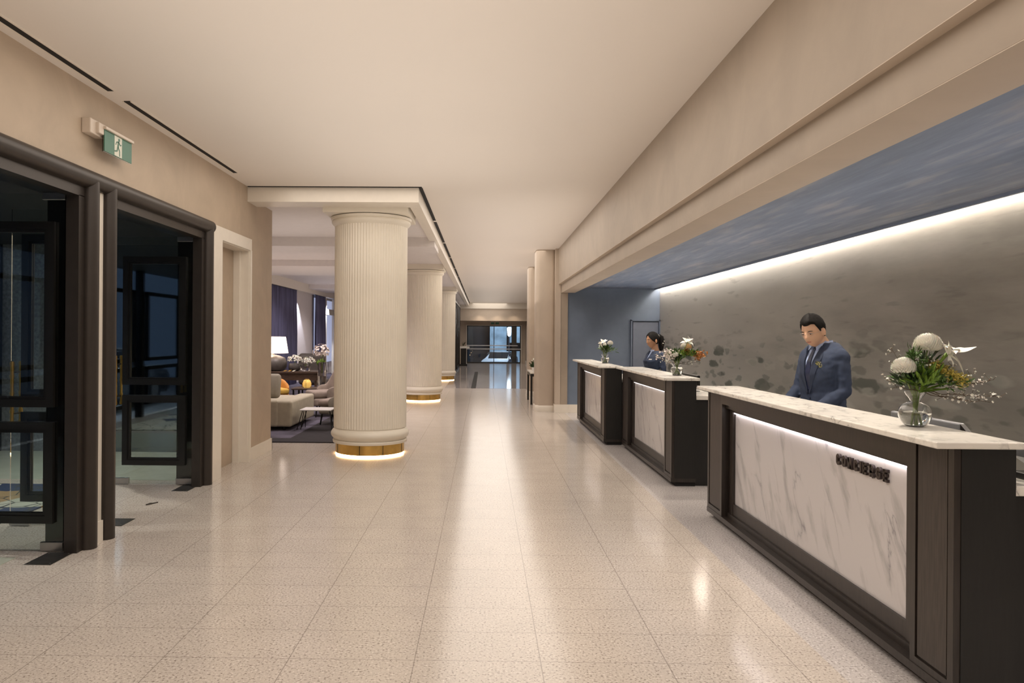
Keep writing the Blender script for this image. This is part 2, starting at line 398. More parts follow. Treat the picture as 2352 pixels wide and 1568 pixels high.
# beam over the counters, niche
boxes('wall_right', 'plaster_beam', [(1.56, 1.95, -6, 15.5, 2.68, ZC), (1.62, 1.905, -6, 15.46, 2.504, 2.68), (1.62, 1.7615, 15.47, 15.499, 0, 2.5), (1.562, 1.76, 15.47, 15.499, 2.69, ZC-.01)])
boxes('trim_12', 'plaster_soffit_lit', [(1.621, 1.904, -5.99, 15.46, 2.50, 2.504), (1.5605, 1.62, -5.99, 15.46, 2.676, 2.68)])
boxes('wall_pilaster', 'plaster_pillar', [(1.50, 1.615, 15.462, 15.8, 0, ZC), (1.56, 1.75, 15.65, 15.8, 0, ZC-.02)])
boxes('ceiling_niche', 'niche_ceiling', [(1.9, 3.585, -6, 15.62, 2.60, 2.75)])
boxes('trim_6', 'blue_door', [(3.56, 3.585, -6, 15.5, 2.575, 2.605), (3.585, 3.80, -6, 15.62, 2.72, 2.76)])
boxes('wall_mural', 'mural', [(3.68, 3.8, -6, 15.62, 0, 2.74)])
boxes('wall_niche_end', 'blue_wall', [(1.70, 3.68, 15.5, 15.62, 0, 2.62)])
boxes('door_1', 'blue_door', [(3.12, 3.63, 15.47, 15.5, 0.0, 1.90)])
boxes('trim_7', 'blue_wall', [(3.07, 3.10, 15.44, 15.5, 0, 1.95), (3.65, 3.68, 15.44, 15.5, 0, 1.95), (3.07, 3.68, 15.44, 15.5, 1.92, 1.95)])
boxes('baseboard_right', 'white_paint', [(1.78, 3.07, 15.478, 15.5, 0, .17), (1.49, 1.775, 15.435, 15.83, 0, .17)])
# bullnosed pillars beside the corridor
def pillar(name, x0, x1, y0, y1):
    bm = BM(); rbox(bm, x0, x1, y0, y1, -.1, ZC+.1, .085, 6); return struct(name, bm, 'plaster_pillar', None, True)
pillar('wall_pillar_near', 1.115, 1.515, 15.66, 16.3)
pillar('wall_pillar_far', 1.19, 1.60, 19.6, 20.3)
def rbase(name, x0, x1, y0, y1):
    bm = BM(); rbox(bm, x0-.018, x1+.0, y0-.018, y1+.018, -.1, .165, .09, 6); return struct(name, bm, 'white_paint', None, True)
rbase('baseboard_pillar_near', 1.115, 1.52, 15.66, 16.3)
rbase('baseboard_pillar_far', 1.19, 1.60, 19.6, 20.3)
boxes('wall_corridor_right', 'plaster_pillar', [(1.56, 1.7, 15.8, 22, 0, ZC), (2.45, 2.6, 22, 44, 0, ZC), (1.6, 2.6, 21.9, 22, 0, ZC)])
boxes('baseboard_corridor', 'white_paint', [(2.43, 2.45, 22, 42.9, 0, .16)])
# end wall with sliding glass doors
boxes('wall_end', 'plaster_pillar', [(-8, -.97, 43, 43.3, 0, ZC), (2.2, 2.6, 43, 43.3, 0, ZC), (-.97, 2.2, 43, 43.3, 2.17, ZC), (-1.3, 2.45, 41.6, 43, 2.42, 3.10)])
boxes('trim_8', 'white_paint', [(-1.3, 2.45, 41.5, 43, 3.10, ZC), (-1.0, 2.25, 42.94, 43.0, 2.17, 2.21), (-1.0, -.95, 42.95, 43, 0, 2.17), (2.18, 2.23, 42.95, 43, 0, 2.17)])
M['steel'] = plain('pale_steel_rail', (.55, .57, .60), .3, .8)
bm = BM(); box(bm, -.95, 2.18, 43.1, 43.12, 0, 2.17); w1 = struct('window_1', bm, 'glass')
bm = BM()
for (a, b) in ((-.95, -.90), (.60, .64), (2.13, 2.18)): box(bm, a, b, 43.07, 43.15, 0, 2.17)
box(bm, -.95, 2.18, 43.07, 43.15, 2.12, 2.17); box(bm, -.95, 2.18, 43.06, 43.16, 0, .06)
obj('window_frame', bm, 'black_frame', w1)
bm = BM(); box(bm, -.95, 2.0, 43.04, 43.08, .99, 1.04); box(bm, -.95, 2.18, 43.04, 43.08, .79, .84); obj('push_rail', bm, 'steel', w1)
boxes('wall_rear', 'plaster', [(-6.7, 3.9, -6.2, -6, 0, ZC)])
# vestibule behind the glass doors
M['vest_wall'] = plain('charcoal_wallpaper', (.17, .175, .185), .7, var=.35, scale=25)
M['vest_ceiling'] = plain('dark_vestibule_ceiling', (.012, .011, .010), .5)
M['dark_mirror'] = plain('added_mirror_wall', (.30, .32, .33), .03, 1, var=.02)  # mirror finish added so the wall shows reflected door frames and street
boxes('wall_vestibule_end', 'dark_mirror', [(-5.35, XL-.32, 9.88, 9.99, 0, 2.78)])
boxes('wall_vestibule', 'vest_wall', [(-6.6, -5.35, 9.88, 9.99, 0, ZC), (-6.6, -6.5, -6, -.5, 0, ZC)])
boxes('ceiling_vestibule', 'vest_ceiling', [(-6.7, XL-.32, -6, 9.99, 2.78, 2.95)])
M['pale_tile'] = plain('pale_green_vestibule_tile', (.50, .52, .44), .15, var=.06, scale=5)
M['navy_tile'] = plain('navy_entrance_matting', (.018, .022, .045), .5, var=.2)
boxes('floor_vestibule', 'pale_tile', [(-6.5, -3.30, 8.0, 9.9, 0, .004), (-6.5, -3.30, 3.1, 5.2, 0, .004)])
def abstract_mat():
    m, nt, b = newmat('abstract_mosaic_rug')
    v = pos(nt, (1, 1, 1)); vo = N(nt, 'ShaderNodeTexVoronoi'); vo.inputs['Scale'].default_value = 2.1; L(nt, v, vo.inputs['Vector'])
    r = ramp(nt, vo.outputs['Color'], [(0, (.015, .03, .09)), (.34, (.42, .42, .36)), (.55, (.5, .47, .38)), (.72, (.30, .20, .10)), (.86, (.12, .14, .15))], 'CONSTANT')
    ve = N(nt, 'ShaderNodeTexVoronoi', feature='DISTANCE_TO_EDGE'); ve.inputs['Scale'].default_value = 4.2; L(nt, v, ve.inputs['Vector'])
    e = math_(nt, 'LESS_THAN', ve.outputs['Distance'], .025)
    L(nt, mix(nt, e, r.outputs['Color'], (.03, .03, .03)), b.inputs['Base Color']); b.inputs['Roughness'].default_value = .5; return m
M['rug'] = abstract_mat()
bm = BM(); box(bm, -6.1, -4.02, 5.35, 7.70, .0, .012)
tag(obj('entrance_rug', bm, 'rug', None, org=(-4.8, 6.5, 0)), 'cream, navy and tan patterned rug behind the glass entrance doors', 'rug')
# street front glazing of the vestibule
bm = BM(); box(bm, -6.56, -6.54, -.5, 9.9, 0, 2.78); w2 = struct('window_2', bm, 'glass')
bm = BM()
for i in range(6):
    y = -.5+i*2.08; box(bm, -6.62, -6.48, y-.06, y+.06, 0, 2.78)
    if i < 5:
        for (z0, z1) in ((.22, .96), (1.06, 2.40)):
            for q in ((y+.25, y+1.83, z0, z0+.07), (y+.25, y+1.83, z1-.07, z1), (y+.25, y+.32, z0, z1), (y+1.76, y+1.83, z0, z1)):
                box(bm, -6.60, -6.50, q[0], q[1], q[2], q[3])
obj('window_frame', bm, 'black_frame', w2)
# lounge shell
M['curtain'] = plain('blue_plum_drape', (.12, .12, .22), .8, var=.35, scale=6, stretch=(1, 5, .1))
M['lounge_wall'] = plain('lounge_off_white_wall', (.62, .58, .58), .7, var=.03)
boxes('wall_lounge', 'lounge_wall', [(-6.35, -6.15, 23.7, 26.75, 0, 3.3), (-6.35, -6.15, 10.19, 19.8, 0, 3.3), (-6.5, -6.3, 19.8, 44, 0, .5), (-6.45, -6.25, 27.5, 44, 2.95, 3.3), (-8, -1.25, 38, 38.2, 0, 3.3), (-6.4, -6.2, 30.5, 38, 0, 3.3)])
boxes('trim_9', 'white_paint', [(-6.15, -5.98, 10.19, 44, 3.02, 3.3), (-6.14, -6.05, 28.0, 31.2, 2.36, 2.58), (-6.14, -6.06, 28.05, 28.55, 0, 3.0), (-6.14, -6.06, 29.9, 30.1, 0, 3.0)])
bm = BM(); box(bm, -6.28, -6.26, 26.75, 30.5, .5, 2.95); w3 = struct('window_3', bm, emis('twilit_lounge_glazing', (.55, .60, .85), .55, (.2, .2, .25)))
# linear ceiling slots
slots = [(-2.835, -2.785, -1.5, 5.52), (-2.835, -2.785, 5.77, 8.32)]
for i, (x0, x1, y0, y1) in enumerate(slots):
    t = thing('ceiling_slot_diffuser', ['black linear ceiling slot nearest the camera by the left wall', 'black linear ceiling slot above the second glass door'][i], 'ceiling vent', ((x0+x1)/2, (y0+y1)/2, ZC-.008), 'black ceiling slots along the left wall')
    part('slot_recess', 'dark', t, lambda b: box(b, x0, x1, y0, y1, ZC-.006, ZC+.001))
    part('slot_frame', 'white_paint', t, lambda b: (box(b, x0-.012, x0, y0, y1, ZC-.008, ZC+.001), box(b, x1, x1+.012, y0, y1, ZC-.008, ZC+.001)))
y = 9.14; k = 0
while y < 42:
    y1 = min(y+2.6, 42.2)
    bm = BM(); box(bm, -.815, -.765, y, y1, ZC-.006, ZC+.001)
    o = obj('ceiling_slot_segment', bm, 'dark', None, org=(-.79, (y+y1)/2, ZC-.006))
    tag(o, ['black slot segment in the corridor ceiling, nearest above the first column', 'second black slot segment of the corridor ceiling row', 'third black slot segment of the corridor ceiling row'][k] if k < 3 else 'black slot segment far down the corridor ceiling row', 'ceiling vent', 'black slot segments along the corridor ceiling')
    y = y1+.17; k += 1
bm = BM(); box(bm, XL+.01, -.77, 9.085, 9.118, ZC-.006, ZC+.001)
tag(obj('ceiling_slot_crosswise', bm, 'dark', None, org=(-1.87, 9.1, ZC-.006)), 'thin black slot across the ceiling in front of the bulkhead', 'ceiling vent')
# cove LED over the mural
bm = BM(); box(bm, 3.635, 3.672, -5.9, 15.45, 2.635, 2.645)
tag(obj('cove_light_strip', bm, 'led_wall', None, org=(3.63, 4.8, 2.66)), 'long glowing cove light strip along the top of the mural wall', 'light')

# ================================================================ COLUMNS
def make_column(x, y):
    t = thing('fluted_column', 'nearest fluted cream column with glowing brass base ring', 'column', (x, y, 0), 'fluted columns between corridor and lounge')
    nfl = 78
    def rib(a, z, r): return .0085*abs(math.cos(nfl*a/2))**.8-.004
    part('shaft', 'cream', t, lambda b: lathe(b, (x, y, 0), [(.485, .36), (.485, 1.2), (.485, 2.2), (.485, 3.05)], nfl*8, mod=rib), True)
    prof = [(.47, .155), (.497, .158), (.502, .185), (.492, .20)]
    prof += [(.478+.048*math.sin(PI*(i/12)), .20+.15*i/12) for i in range(13)] + [(.480, .352), (.482, .375), (.47, .378)]
    part('torus_base', 'cream', t, lambda b: lathe(b, (x, y, 0), prof, 96), True)
    def ring(b):
        lathe(b, (x, y, 0), [(.452, .022), (.462, .024), (.463, .06), (.463, .15), (.455, .157)], 96)
    r = part('brass_ring', 'brass', t, ring, True)
    part('joint_line', 'dark', r, lambda b: [box(b, x+.4625*math.cos(a)-.003, x+.4625*math.cos(a)+.003, y+.4635*math.sin(a)-.0035, y+.4635*math.sin(a)+.0035, .03, .15) for a in (-1.72, -1.05, -2.6, -.3)])
    part('base_light', 'led_ring', t, lambda b: lathe(b, (x, y, 0), [(.44, .006), (.459, .007), (.459, .020), (.44, .021)], 96), True)
    capp = [(.48, 3.045), (.492, 3.05), (.50, 3.06)] + [(.498+.034*math.sin(PI*(i/8)*.75), 3.06+.07*i/8) for i in range(9)] + [(.54, 3.135), (.545, 3.165), (.535, 3.17)]
    part('capital', 'cream', t, lambda b: lathe(b, (x, y, 0), capp, 96), True)
    part('shadow_gap', 'dark', t, lambda b: lathe(b, (x, y, 0), [(.53, 3.168), (.53, 3.178)], 96))
    part('abacus', 'cream', t, lambda b: box(b, x-.55, x+.55, y-.55, y+.55, 3.176, 3.302))
    return t
c0 = make_column(-1.53, 10.05)
dup(c0, (-1.51, 18.25, 0), 'second fluted cream column, standing half hidden behind the nearest one')
dup(c0, (-1.49, 26.45, 0), 'farthest fluted cream column, beside the black lattice screen')

# ================================================================ GLASS DOOR LEAVES
def make_leaf(x, y):
    """hinge side at x, leaf stretches to -x, plane at y"""
    t = thing('glass_door', 'glass door leaf held open at the far side of the nearer doorway', 'door', (x, y, 0), 'open glass entrance door leaves')
    W = .83
    part('pane', 'glass', t, lambda b: box(b, x-W, x, y-.006, y+.006, .012, 2.615))
    def fr(b, z0, z1):
        xa, xb = x-W+.10, x-.065; w = .055
        for yy in ((y-.034, y-.0065), (y+.0065, y+.034)):
            for q in ((xa, xb, z0, z0+w), (xa, xb, z1-w, z1), (xa, xa+w, z0+w, z1-w), (xb-w, xb, z0+w, z1-w)):
                box(b, q[0], q[1], yy[0], yy[1], q[2], q[3])
            w2 = .022
            for q in ((xa+w, xb-w, z0+w, z0+w+w2), (xa+w, xb-w, z1-w-w2, z1-w), (xa+w, xa+w+w2, z0+w+w2, z1-w-w2), (xb-w-w2, xb-w, z0+w+w2, z1-w-w2)):
                ym = (yy[0]+.012, yy[1]) if yy[0] < y else (yy[0], yy[1]-.012)
                box(b, q[0], q[1], ym[0], ym[1], q[2], q[3])
    part('upper_frame', 'black_frame', t, lambda b: fr(b, 1.055, 2.405), label='black upper rectangular frame on the glass')
    part('lower_frame', 'black_frame', t, lambda b: fr(b, .21, .945), label='black lower rectangular frame on the glass')
    for zz in ((.008, .072), (2.565, 2.62)):
        part('patch_fitting', 'nickel', t, lambda b: rbox(b, x-.165, x+.004, y-.018, y+.018, zz[0], zz[1], .003, 1))
    part('lock_fitting', 'nickel', t, lambda b: rbox(b, x-W-.002, x-W+.165, y-.018, y+.018, .008, .072, .003, 1))
    def hd(b):
        for s in (-1, 1):
            yy = y+s*.06; hx = x-W+.045
            cyl(b, (hx, yy, .84), (hx, yy, 1.36), .014, seg=14)
            for zc in (.86, .95, 1.10, 1.24, 1.34): cyl(b, (hx, yy, zc-.012), (hx, yy, zc+.012), .0175, seg=14)
    h = part('handle', 'brass', t, hd, True, label='brass pull handle')
    part('standoff', 'black_frame', h, lambda b: [cyl(b, (x-W+.045, y-.06, z), (x-W+.045, y+.06, z), .007) for z in (.93, 1.27)])
    return t
l0 = make_leaf(-3.055, 5.36)
dup(l0, (-3.065, 7.765, 0), 'glass door leaf with brass handle at the far side of the second doorway')
dup(l0, (-3.065, 6.06, 0), 'glass door leaf seen through the nearer open leaf, at the near side of the second doorway')
dup(l0, (-3.055, 3.55, 0), 'glass door leaf at the near side of the nearer doorway, beyond the left edge')
M['closer'] = plain('dull_steel_floor_plate', (.10, .09, .08), .35, .8, var=.2)
for i, (xa, xb, ya, yb, lab) in enumerate(((-3.15, -2.965, 5.045, 5.335, 'steel floor plate under the nearest open glass door'), (-3.16, -2.985, 6.085, 6.33, 'steel floor plate beside the post between the two doorways'), (-3.15, -2.985, 7.455, 7.78, 'steel floor plate under the far leaf of the second doorway'))):
    t = thing('floor_closer_plate', lab, 'floor plate', ((xa+xb)/2, (ya+yb)/2, 0), 'steel floor plates by the glass doors')
    part('plate', 'closer', t, lambda b: box(b, xa, xb, ya, yb, 0, .003))
    parts('screw', 'nickel', t, [(lambda b, px=px, py=py: cyl(b, (px, py, .003), (px, py, .0045), .006, seg=8)) for px in (xa+.02, xb-.02) for py in (ya+.03, yb-.03)])
bm = BM(); ringtube(bm, [(-3.12, 6.83, .004), (-3.10, 6.87, .006), (-3.085, 6.89, .004), (-3.06, 6.94, .004)], [.008, .010, .007, .005], 8)
tag(obj('door_stop', bm, 'closer', None, True, org=(-3.08, 6.9, 0)), 'small dark floor door stop on the tiles before the second doorway', 'door stop')

# ================================================================ EXIT SIGNS
M['sign_green'] = plain('exit_sign_green', (.022, .13, .075), .35, var=.05)
M['sign_white'] = plain('exit_sign_white', (.62, .62, .52), .4, var=.03)
M['sign_body'] = plain('sign_body_beige', (.62, .53, .44), .4, var=.03)
def exit_sign():
    X = -2.83; ya, yb = 5.46, 5.90; z0, z1 = 2.955, 3.115
    t = thing('exit_sign', 'green running man exit sign projecting from the left wall', 'exit sign', (X, 5.68, z0))
    part('wall_bracket', 'sign_body', t, lambda b: (rbox(b, -2.93, -2.86, 5.33, 5.52, 3.055, 3.165, .008, 2), rbox(b, -2.87, X-.004, 5.40, 5.55, 3.07, 3.15, .006, 2)))
    part('top_bar', 'sign_body', t, lambda b: rbox(b, X-.02, X+.018, ya, yb, z1, z1+.022, .004, 2))
    pl = part('panel', 'sign_green', t, lambda b: box(b, X-.006, X, ya+.01, yb-.005, z0, z1))
    part('pane', 'glass', t, lambda b: (box(b, X-.011, X-.006, ya, yb, z0-.006, z1)))
    yc = 5.675; x1 = X+.0012
    part('white_field', 'sign_white', pl, lambda b: box(b, X, x1, yc-.058, yc+.058, z0+.004, z1-.004))
    def man(b):
        # (u, v): u along +Y (reading direction), v up; limbs as thin bars
        def bar(p, q, w):
            d = Vector((q[0]-p[0], q[1]-p[1])); n = Vector((-d.y, d.x)).normalized()*w/2
            pts = [(p[0]+n.x, p[1]+n.y), (p[0]-n.x, p[1]-n.y), (q[0]-n.x, q[1]-n.y), (q[0]+n.x, q[1]+n.y)]
            prism(b, [(yc+a, z0+.08+c) for a, c in pts], x1, x1+.0015, 'X')
        hs = [(yc+.012+.0125*math.cos(i*PI/6), z0+.08+.054+.0125*math.sin(i*PI/6)) for i in range(12)]
        prism(b, hs, x1, x1+.0015, 'X')
        bar((.006, .040), (-.006, -.006), .021)
        bar((.004, .036), (.032, .016), .009); bar((.032, .016), (.046, .024), .008)
        bar((.0, .036), (-.028, .030), .009); bar((-.028, .030), (-.038, .008), .008)
        bar((-.004, -.004), (.020, -.030), .013); bar((.020, -.030), (.022, -.070), .011)
        bar((-.008, -.004), (-.018, -.036), .013); bar((-.018, -.036), (-.056, -.044), .011)
    part('running_man', 'sign_green', pl, man)
exit_sign()
t = thing('hanging_exit_sign', 'small dark exit sign above the far glass doors', 'exit sign', (.65, 42.6, 2.28))
part('housing', 'sign_body', t, lambda b: box(b, .42, .92, 42.57, 42.63, 2.36, 2.42))
part('panel', 'sign_green', t, lambda b: (box(b, .44, .62, 42.585, 42.60, 2.25, 2.36), box(b, .70, .90, 42.585, 42.60, 2.25, 2.36)))

# ================================================================ COUNTERS
def stroke(b, path, w, yf, zf, x0, x1, closed=False):
    """thick ribbon along a (u,v) path, extruded from x0 to x1"""
    P = [Vector(p) for p in path]; n = len(P); l, r = [], []
    for i, p in enumerate(P):
        a = P[i-1] if (i or closed) else p; c = P[(i+1) % n] if (i < n-1 or closed) else p
        d1 = (p-a).normalized() if (p-a).length > 1e-9 else (c-p).normalized(); d2 = (c-p).normalized() if (c-p).length > 1e-9 else d1
        n1 = Vector((-d1.y, d1.x)); n2 = Vector((-d2.y, d2.x)); m = (n1+n2).normalized(); k = w/2/max(.5, m.dot(n1))
        l.append(p+m*k); r.append(p-m*k)
    mk = lambda q, x: b.verts.new((x, yf(q.x), zf(q.y)))
    V = [(mk(a, x0), mk(a, x1), mk(c, x0), mk(c, x1)) for a, c in zip(l, r)]
    rng = range(n if closed else n-1)
    for i in rng:
        A, B = V[i], V[(i+1) % n]
        b.faces.new((A[0], B[0], B[2], A[2])); b.faces.new((A[1], A[3], B[3], B[1]))
        b.faces.new((A[0], A[1], B[1], B[0])); b.faces.new((A[2], B[2], B[3], A[3]))
    if not closed:
        for A in (V[0], V[-1]): b.faces.new((A[0], A[2], A[3], A[1]))
def lettering(t, xs):
    """condensed deco capitals; u in 0..w, v in 0..1 scaled to the cap height"""
    m = plain('dark_bronze_letters', (.042, .030, .028), .35, .4); H = .066; sw = .0175
    def arc(cx, cy, rx, ry, a0, a1, n=8): return [(cx+rx*math.cos(math.radians(a0+(a1-a0)*i/n)), cy+ry*math.sin(math.radians(a0+(a1-a0)*i/n))) for i in range(n+1)]
    h = sw/2; w = .046; rx = w/2-h; ry = .016; top = H-h
    Cc = arc(w/2, top-ry, rx, ry, 5, 180)+arc(w/2, h+ry, rx, ry, 180, 355)
    O = arc(w/2, top-ry, rx, ry, 0, 180)+arc(w/2, h+ry, rx, ry, 180, 360)
    G = {'C': [(Cc, 0)], 'O': [(O, 1)], 'N': [([(h, 0), (h, H)], 0), ([(w-h, 0), (w-h, H)], 0), ([(h, H-.004), (w-h, .004)], 0)],
         'I': [([(h, 0), (h, H)], 0)], 'E': [([(h, 0), (h, H)], 0), ([(h, h*.8), (w-.006, h*.8)], 0), ([(h, H-h*.8), (w-.006, H-h*.8)], 0), ([(h, H*.52), (w-.012, H*.52)], 0)],
         'R': [([(h, 0), (h, H)], 0), ([(h, top)]+arc(w-h-.014, top-.0135, .012, .0135, 90, -90)+[(h, top-.027)], 0), ([(w*.42, H*.5), (w-h*.8, 0)], 0)],
         'G': [(Cc[:9]+Cc[9:]+[(w-h, H*.44), (w*.52, H*.44)], 0)]}
    adv = {'I': .0245+.006}; y = 4.392; z0 = .856
    for ch in 'CONCIERGE':
        y0 = y
        for (pth, cl) in [0]*0 or [None]*0: pass
        def f(b):
            for (pth, cl) in G[ch]: stroke(b, pth, sw*(.82 if ch in 'ERG' and len(pth) < 3 and pth[0][1] == pth[-1][1] else 1), lambda u: y0-u, lambda v: z0+v, xs-.016, xs-.001, bool(cl))
        part('letter', m, t, f, label='raised dark letter '+ch)
        y -= adv.get(ch, w+.0225)
def counter(X0, Y0, Y1, sx1, label, text=False, nearx=None):
    """X0 body front, slab overhangs 8 cm, Y0 near end, Y1 far end"""
    t = thing('reception_counter', label, 'reception counter', (X0+.13, (Y0+Y1)/2, 0), 'dark wood reception counters with marble tops')
    XB = X0+.26
    part('marble_top', 'marble_top', t, lambda b: rbox(b, X0-.09, sx1, Y0-.025, Y1+.04, 1.130, 1.160, .006, 2), label='pale veined marble counter top')
    za, zb = .085, 1.130
    def carcass(b):
        box(b, X0+.09, XB, Y0+.33, Y1-.39, za, zb)           # core behind the marble
        box(b, X0, X0+.095, Y0+.31, Y1-.38, 1.035, zb)        # header
        box(b, X0+.03, X0+.1, Y0+.33, Y1-.39, 1.0, 1.036)
    part('carcass', 'wood', t, carcass)
    for (ya, yb, nm) in ((Y0, Y0+.32, 'near'), (Y1-.39, Y1, 'far')):
        def blk(b):
            box(b, X0+.012, XB, ya+.006, yb-.006, za, zb)
            for q in ((ya, ya+.04), (yb-.04, yb)): box(b, X0, X0+.03, q[0], q[1], za, zb-.002)
            box(b, X0, X0+.03, ya+.04, yb-.04, za, za+.035)
        e = part('end_block', 'wood', t, blk)
        part('face_panel', 'wood_panel', e, lambda b: box(b, X0+.004, X0+.0145, ya+.052, yb-.052, za+.047, zb-.012))
    part('end_panel', 'wood_black', t, lambda b: box(b, X0+.03, XB, Y0-.004, Y0+.007, za, zb))
    part('end_panel', 'wood_black', t, lambda b: box(b, X0+.03, XB, Y1-.007, Y1+.004, za, zb))
    part('plinth', 'wood', t, lambda b: (box(b, X0-.004, XB, Y0+.0, Y1-.0, .045, .086),))
    part('toe_kick', 'dark', t, lambda b: box(b, X0+.05, XB, Y0+.02, Y1-.02, 0, .046))
    my0, my1 = Y0+.45, Y1-.50
    def inner(b):
        w = .035
        box(b, X0+.055, X0+.09, my0-.075, my0, .12, 1.0); box(b, X0+.055, X0+.09, my1, my1+.075, .12, 1.0)
        box(b, X0+.06, X0+.09, my0, my1, .12, .215)
        box(b, X0+.045, X0+.09, my0-.1, my1+.09, .086, .125)
        box(b, X0+.055, X0+.09, my0, my1, .975, 1.0)
    part('inner_frame', 'wood', t, inner)
    mp = part('marble_panel', 'marble', t, lambda b: box(b, X0+.078, X0+.092, my0, my1, .215, .975), label='white veined marble front panel')
    part('light_strip', 'led_desk' if text else 'led_desk_dim', t, lambda b: box(b, X0+.062, X0+.0765, my0+.01, my1-.01, .966, .974))
    # rear worktop with cabinet
    part('rear_worktop', 'marble_top', t, lambda b: rbox(b, XB+.003, XB+.30, Y0+.01, Y1-.02, .925, .97, .006, 2))
    part('rear_cabinet', 'wood_black', t, lambda b: box(b, XB+.001, XB+.26, Y0+.05, Y1-.06, 0, .924))
    if text: lettering(t, X0+.078)
    return t
counter(2.02, 3.20, 6.67, 2.305, 'nearest reception counter, with raised CONCIERGE letters', True)
counter(2.02, 7.945, 10.74, 2.315, 'middle reception counter, between the concierge counter and the farthest one')
counter(1.785, 10.92, 14.01, 2.06, 'farthest reception counter, next to the blue end wall')

# ================================================================ LOUNGE
M['sofa'] = plain('oatmeal_sofa_fabric', (.42, .375, .29), .9, var=.08, bump=.15, bscale=300)
M['cushion'] = plain('greige_cushion', (.30, .27, .22), .9, var=.08)
M['taupe'] = plain('taupe_velvet', (.27, .215, .18), .85, var=.12)
M['yellow'] = plain('mustard_velvet', (.62, .38, .07), .8, var=.1)
M['orange'] = plain('orange_leather', (.60, .26, .05), .5, var=.1)
M['stone_grey'] = plain('grey_stoneware', (.085, .075, .07), .4, var=.15)
M['console_wood'] = wood('console_walnut', (.075, .048, .035), .3, (1, 6, 6))
M['white_lacquer'] = plain('white_lacquer', (.80, .78, .76), .25, var=.02)
M['petal_white'] = plain('white_petals', (.86, .84, .76), .6, var=.04, Subsurface_Weight=.1)
M['petal_blush'] = plain('blush_orchid_petals', (.82, .74, .70), .6, var=.06)
M['petal_peach'] = plain('peach_petals', (.85, .58, .30), .6, var=.1)
M['leaf'] = plain('green_foliage', (.055, .12, .02), .5, var=.45, scale=30)
M['leaf_bright'] = plain('bright_green_foliage', (.17, .29, .035), .5, var=.35, scale=30)
M['leaf_dark'] = plain('dark_green_foliage', (.03, .06, .02), .5, var=.3, scale=30)
M['stem'] = plain('brown_twig', (.10, .065, .035), .7, var=.3)
M['stem_green'] = plain('green_stems', (.16, .22, .06), .5, var=.3)
M['wax_yellow'] = plain('yellow_wax_blossom', (.52, .42, .08), .5, var=.35, scale=60)
M['rust'] = plain('rust_blossom', (.45, .18, .04), .6, var=.3, scale=60)
M['shade'] = emis('lit_linen_shade', (1, .80, .66), 2.6)
M['bulb'] = emis('warm_glow', (1, .62, .22), 5)
M['black_metal'] = plain('black_wire_metal', (.008, .008, .008), .35, .5)
M['glass_grey'] = glassmat('smoky_vase_glass', (.75, .74, .75), .05)
M['brass_glass'] = plain('amber_lantern_glass', (.60, .40, .10), .2, .3, emit=(1, .6, .15), es=.5)

# drapes
def drape(y0, y1, label, x=-6.02):
    t = thing('curtain', label, 'curtain', (x, (y0+y1)/2, 0), 'floor length drapes along the lounge windows')
    def f(b):
        n = int((y1-y0)/.035); prev = None
        for i in range(n+1):
            y = y0+(y1-y0)*i/n; a = i*.035/.19*2*PI
            row = [b.verts.new((x+.055*math.sin(a+.4*math.sin(z))*(1-.15*z/3)+.01*math.sin(a*.37+z*2), y, z)) for z in (.02, .8, 1.6, 2.4, 3.0)]
            if prev:
                for k in range(4): b.faces.new((prev[k], prev[k+1], row[k+1], row[k]))
            prev = row
    o = part('cloth', 'curtain', t, f, True)
    md = o.modifiers.new('thick', 'SOLIDIFY'); md.thickness = .012
    part('rail', 'black_metal', t, lambda b: cyl(b, (x, y0-.05, 3.01), (x, y1+.05, 3.01), .012))
drape(19.6, 23.72, 'broad blue plum drape behind the table lamp')
drape(26.45, 28.0, 'narrow blue plum drape right of the white wall panel')

# sofa seen from behind
t = thing('sofa', 'oatmeal fabric sofa with low arm beside the wire stool', 'sofa', (-4.3, 12.9, .012))
part('seat_base', 'sofa', t, lambda b: rbox(b, -5.6, -3.4, 12.3, 13.6, .09, .36, .045, 6), True)
part('arm', 'sofa', t, lambda b: rbox(b, -3.42, -3.14, 12.12, 13.75, .07, .50, .045, 6), True)
part('arm', 'sofa', t, lambda b: rbox(b, -5.7, -5.42, 12.12, 13.75, .07, .50, .045, 6), True)
part('backrest', 'sofa', t, lambda b: rbox(b, -5.5, -3.36, 12.1, 12.38, .07, .51, .045, 6), True)
parts('seat_cushion', 'sofa', t, [lambda b: rbox(b, -5.4, -4.42, 12.4, 13.6, .34, .48, .04), lambda b: rbox(b, -4.40, -3.44, 12.4, 13.6, .34, .48, .04)], True)
parts('leg', 'black_metal', t, [(lambda b, x=x, y=y: cyl(b, (x, y, .012), (x, y, .1), .022, .03, 10)) for x in (-5.5, -3.3) for y in (12.25, 13.6)])
def slabcush(name, mat, x, y, z, w, h, th, tilt, label, cat='cushion', grp=None, rz=0):
    bm = BM(); rbox(bm, -w/2, w/2, -th/2, th/2, -h/2, h/2, th*.45, 4)
    for v in bm.verts:
        k = 1-.35*max(abs(v.co.x)/(w/2), abs(v.co.z)/(h/2))**3; v.co.y *= k*1.3
    bmesh.ops.transform(bm, matrix=Matrix.Translation((x, y, z)) @ Matrix.Rotation(rz, 4, 'Z') @ Matrix.Rotation(tilt, 4, 'X'), verts=bm.verts[:])
    return tag(obj(name, bm, mat, None, True, org=(x, y, z-h/2)), label, cat, grp)
slabcush('back_cushion', 'cushion', -3.70, 12.54, .715, .52, .42, .15, -.22, 'greige cushion leaning on the sofa back')
slabcush('back_cushion', 'stone_grey', -4.05, 12.82, .735, .50, .44, .14, -.2, 'dark grey cushion behind the greige one on the sofa')

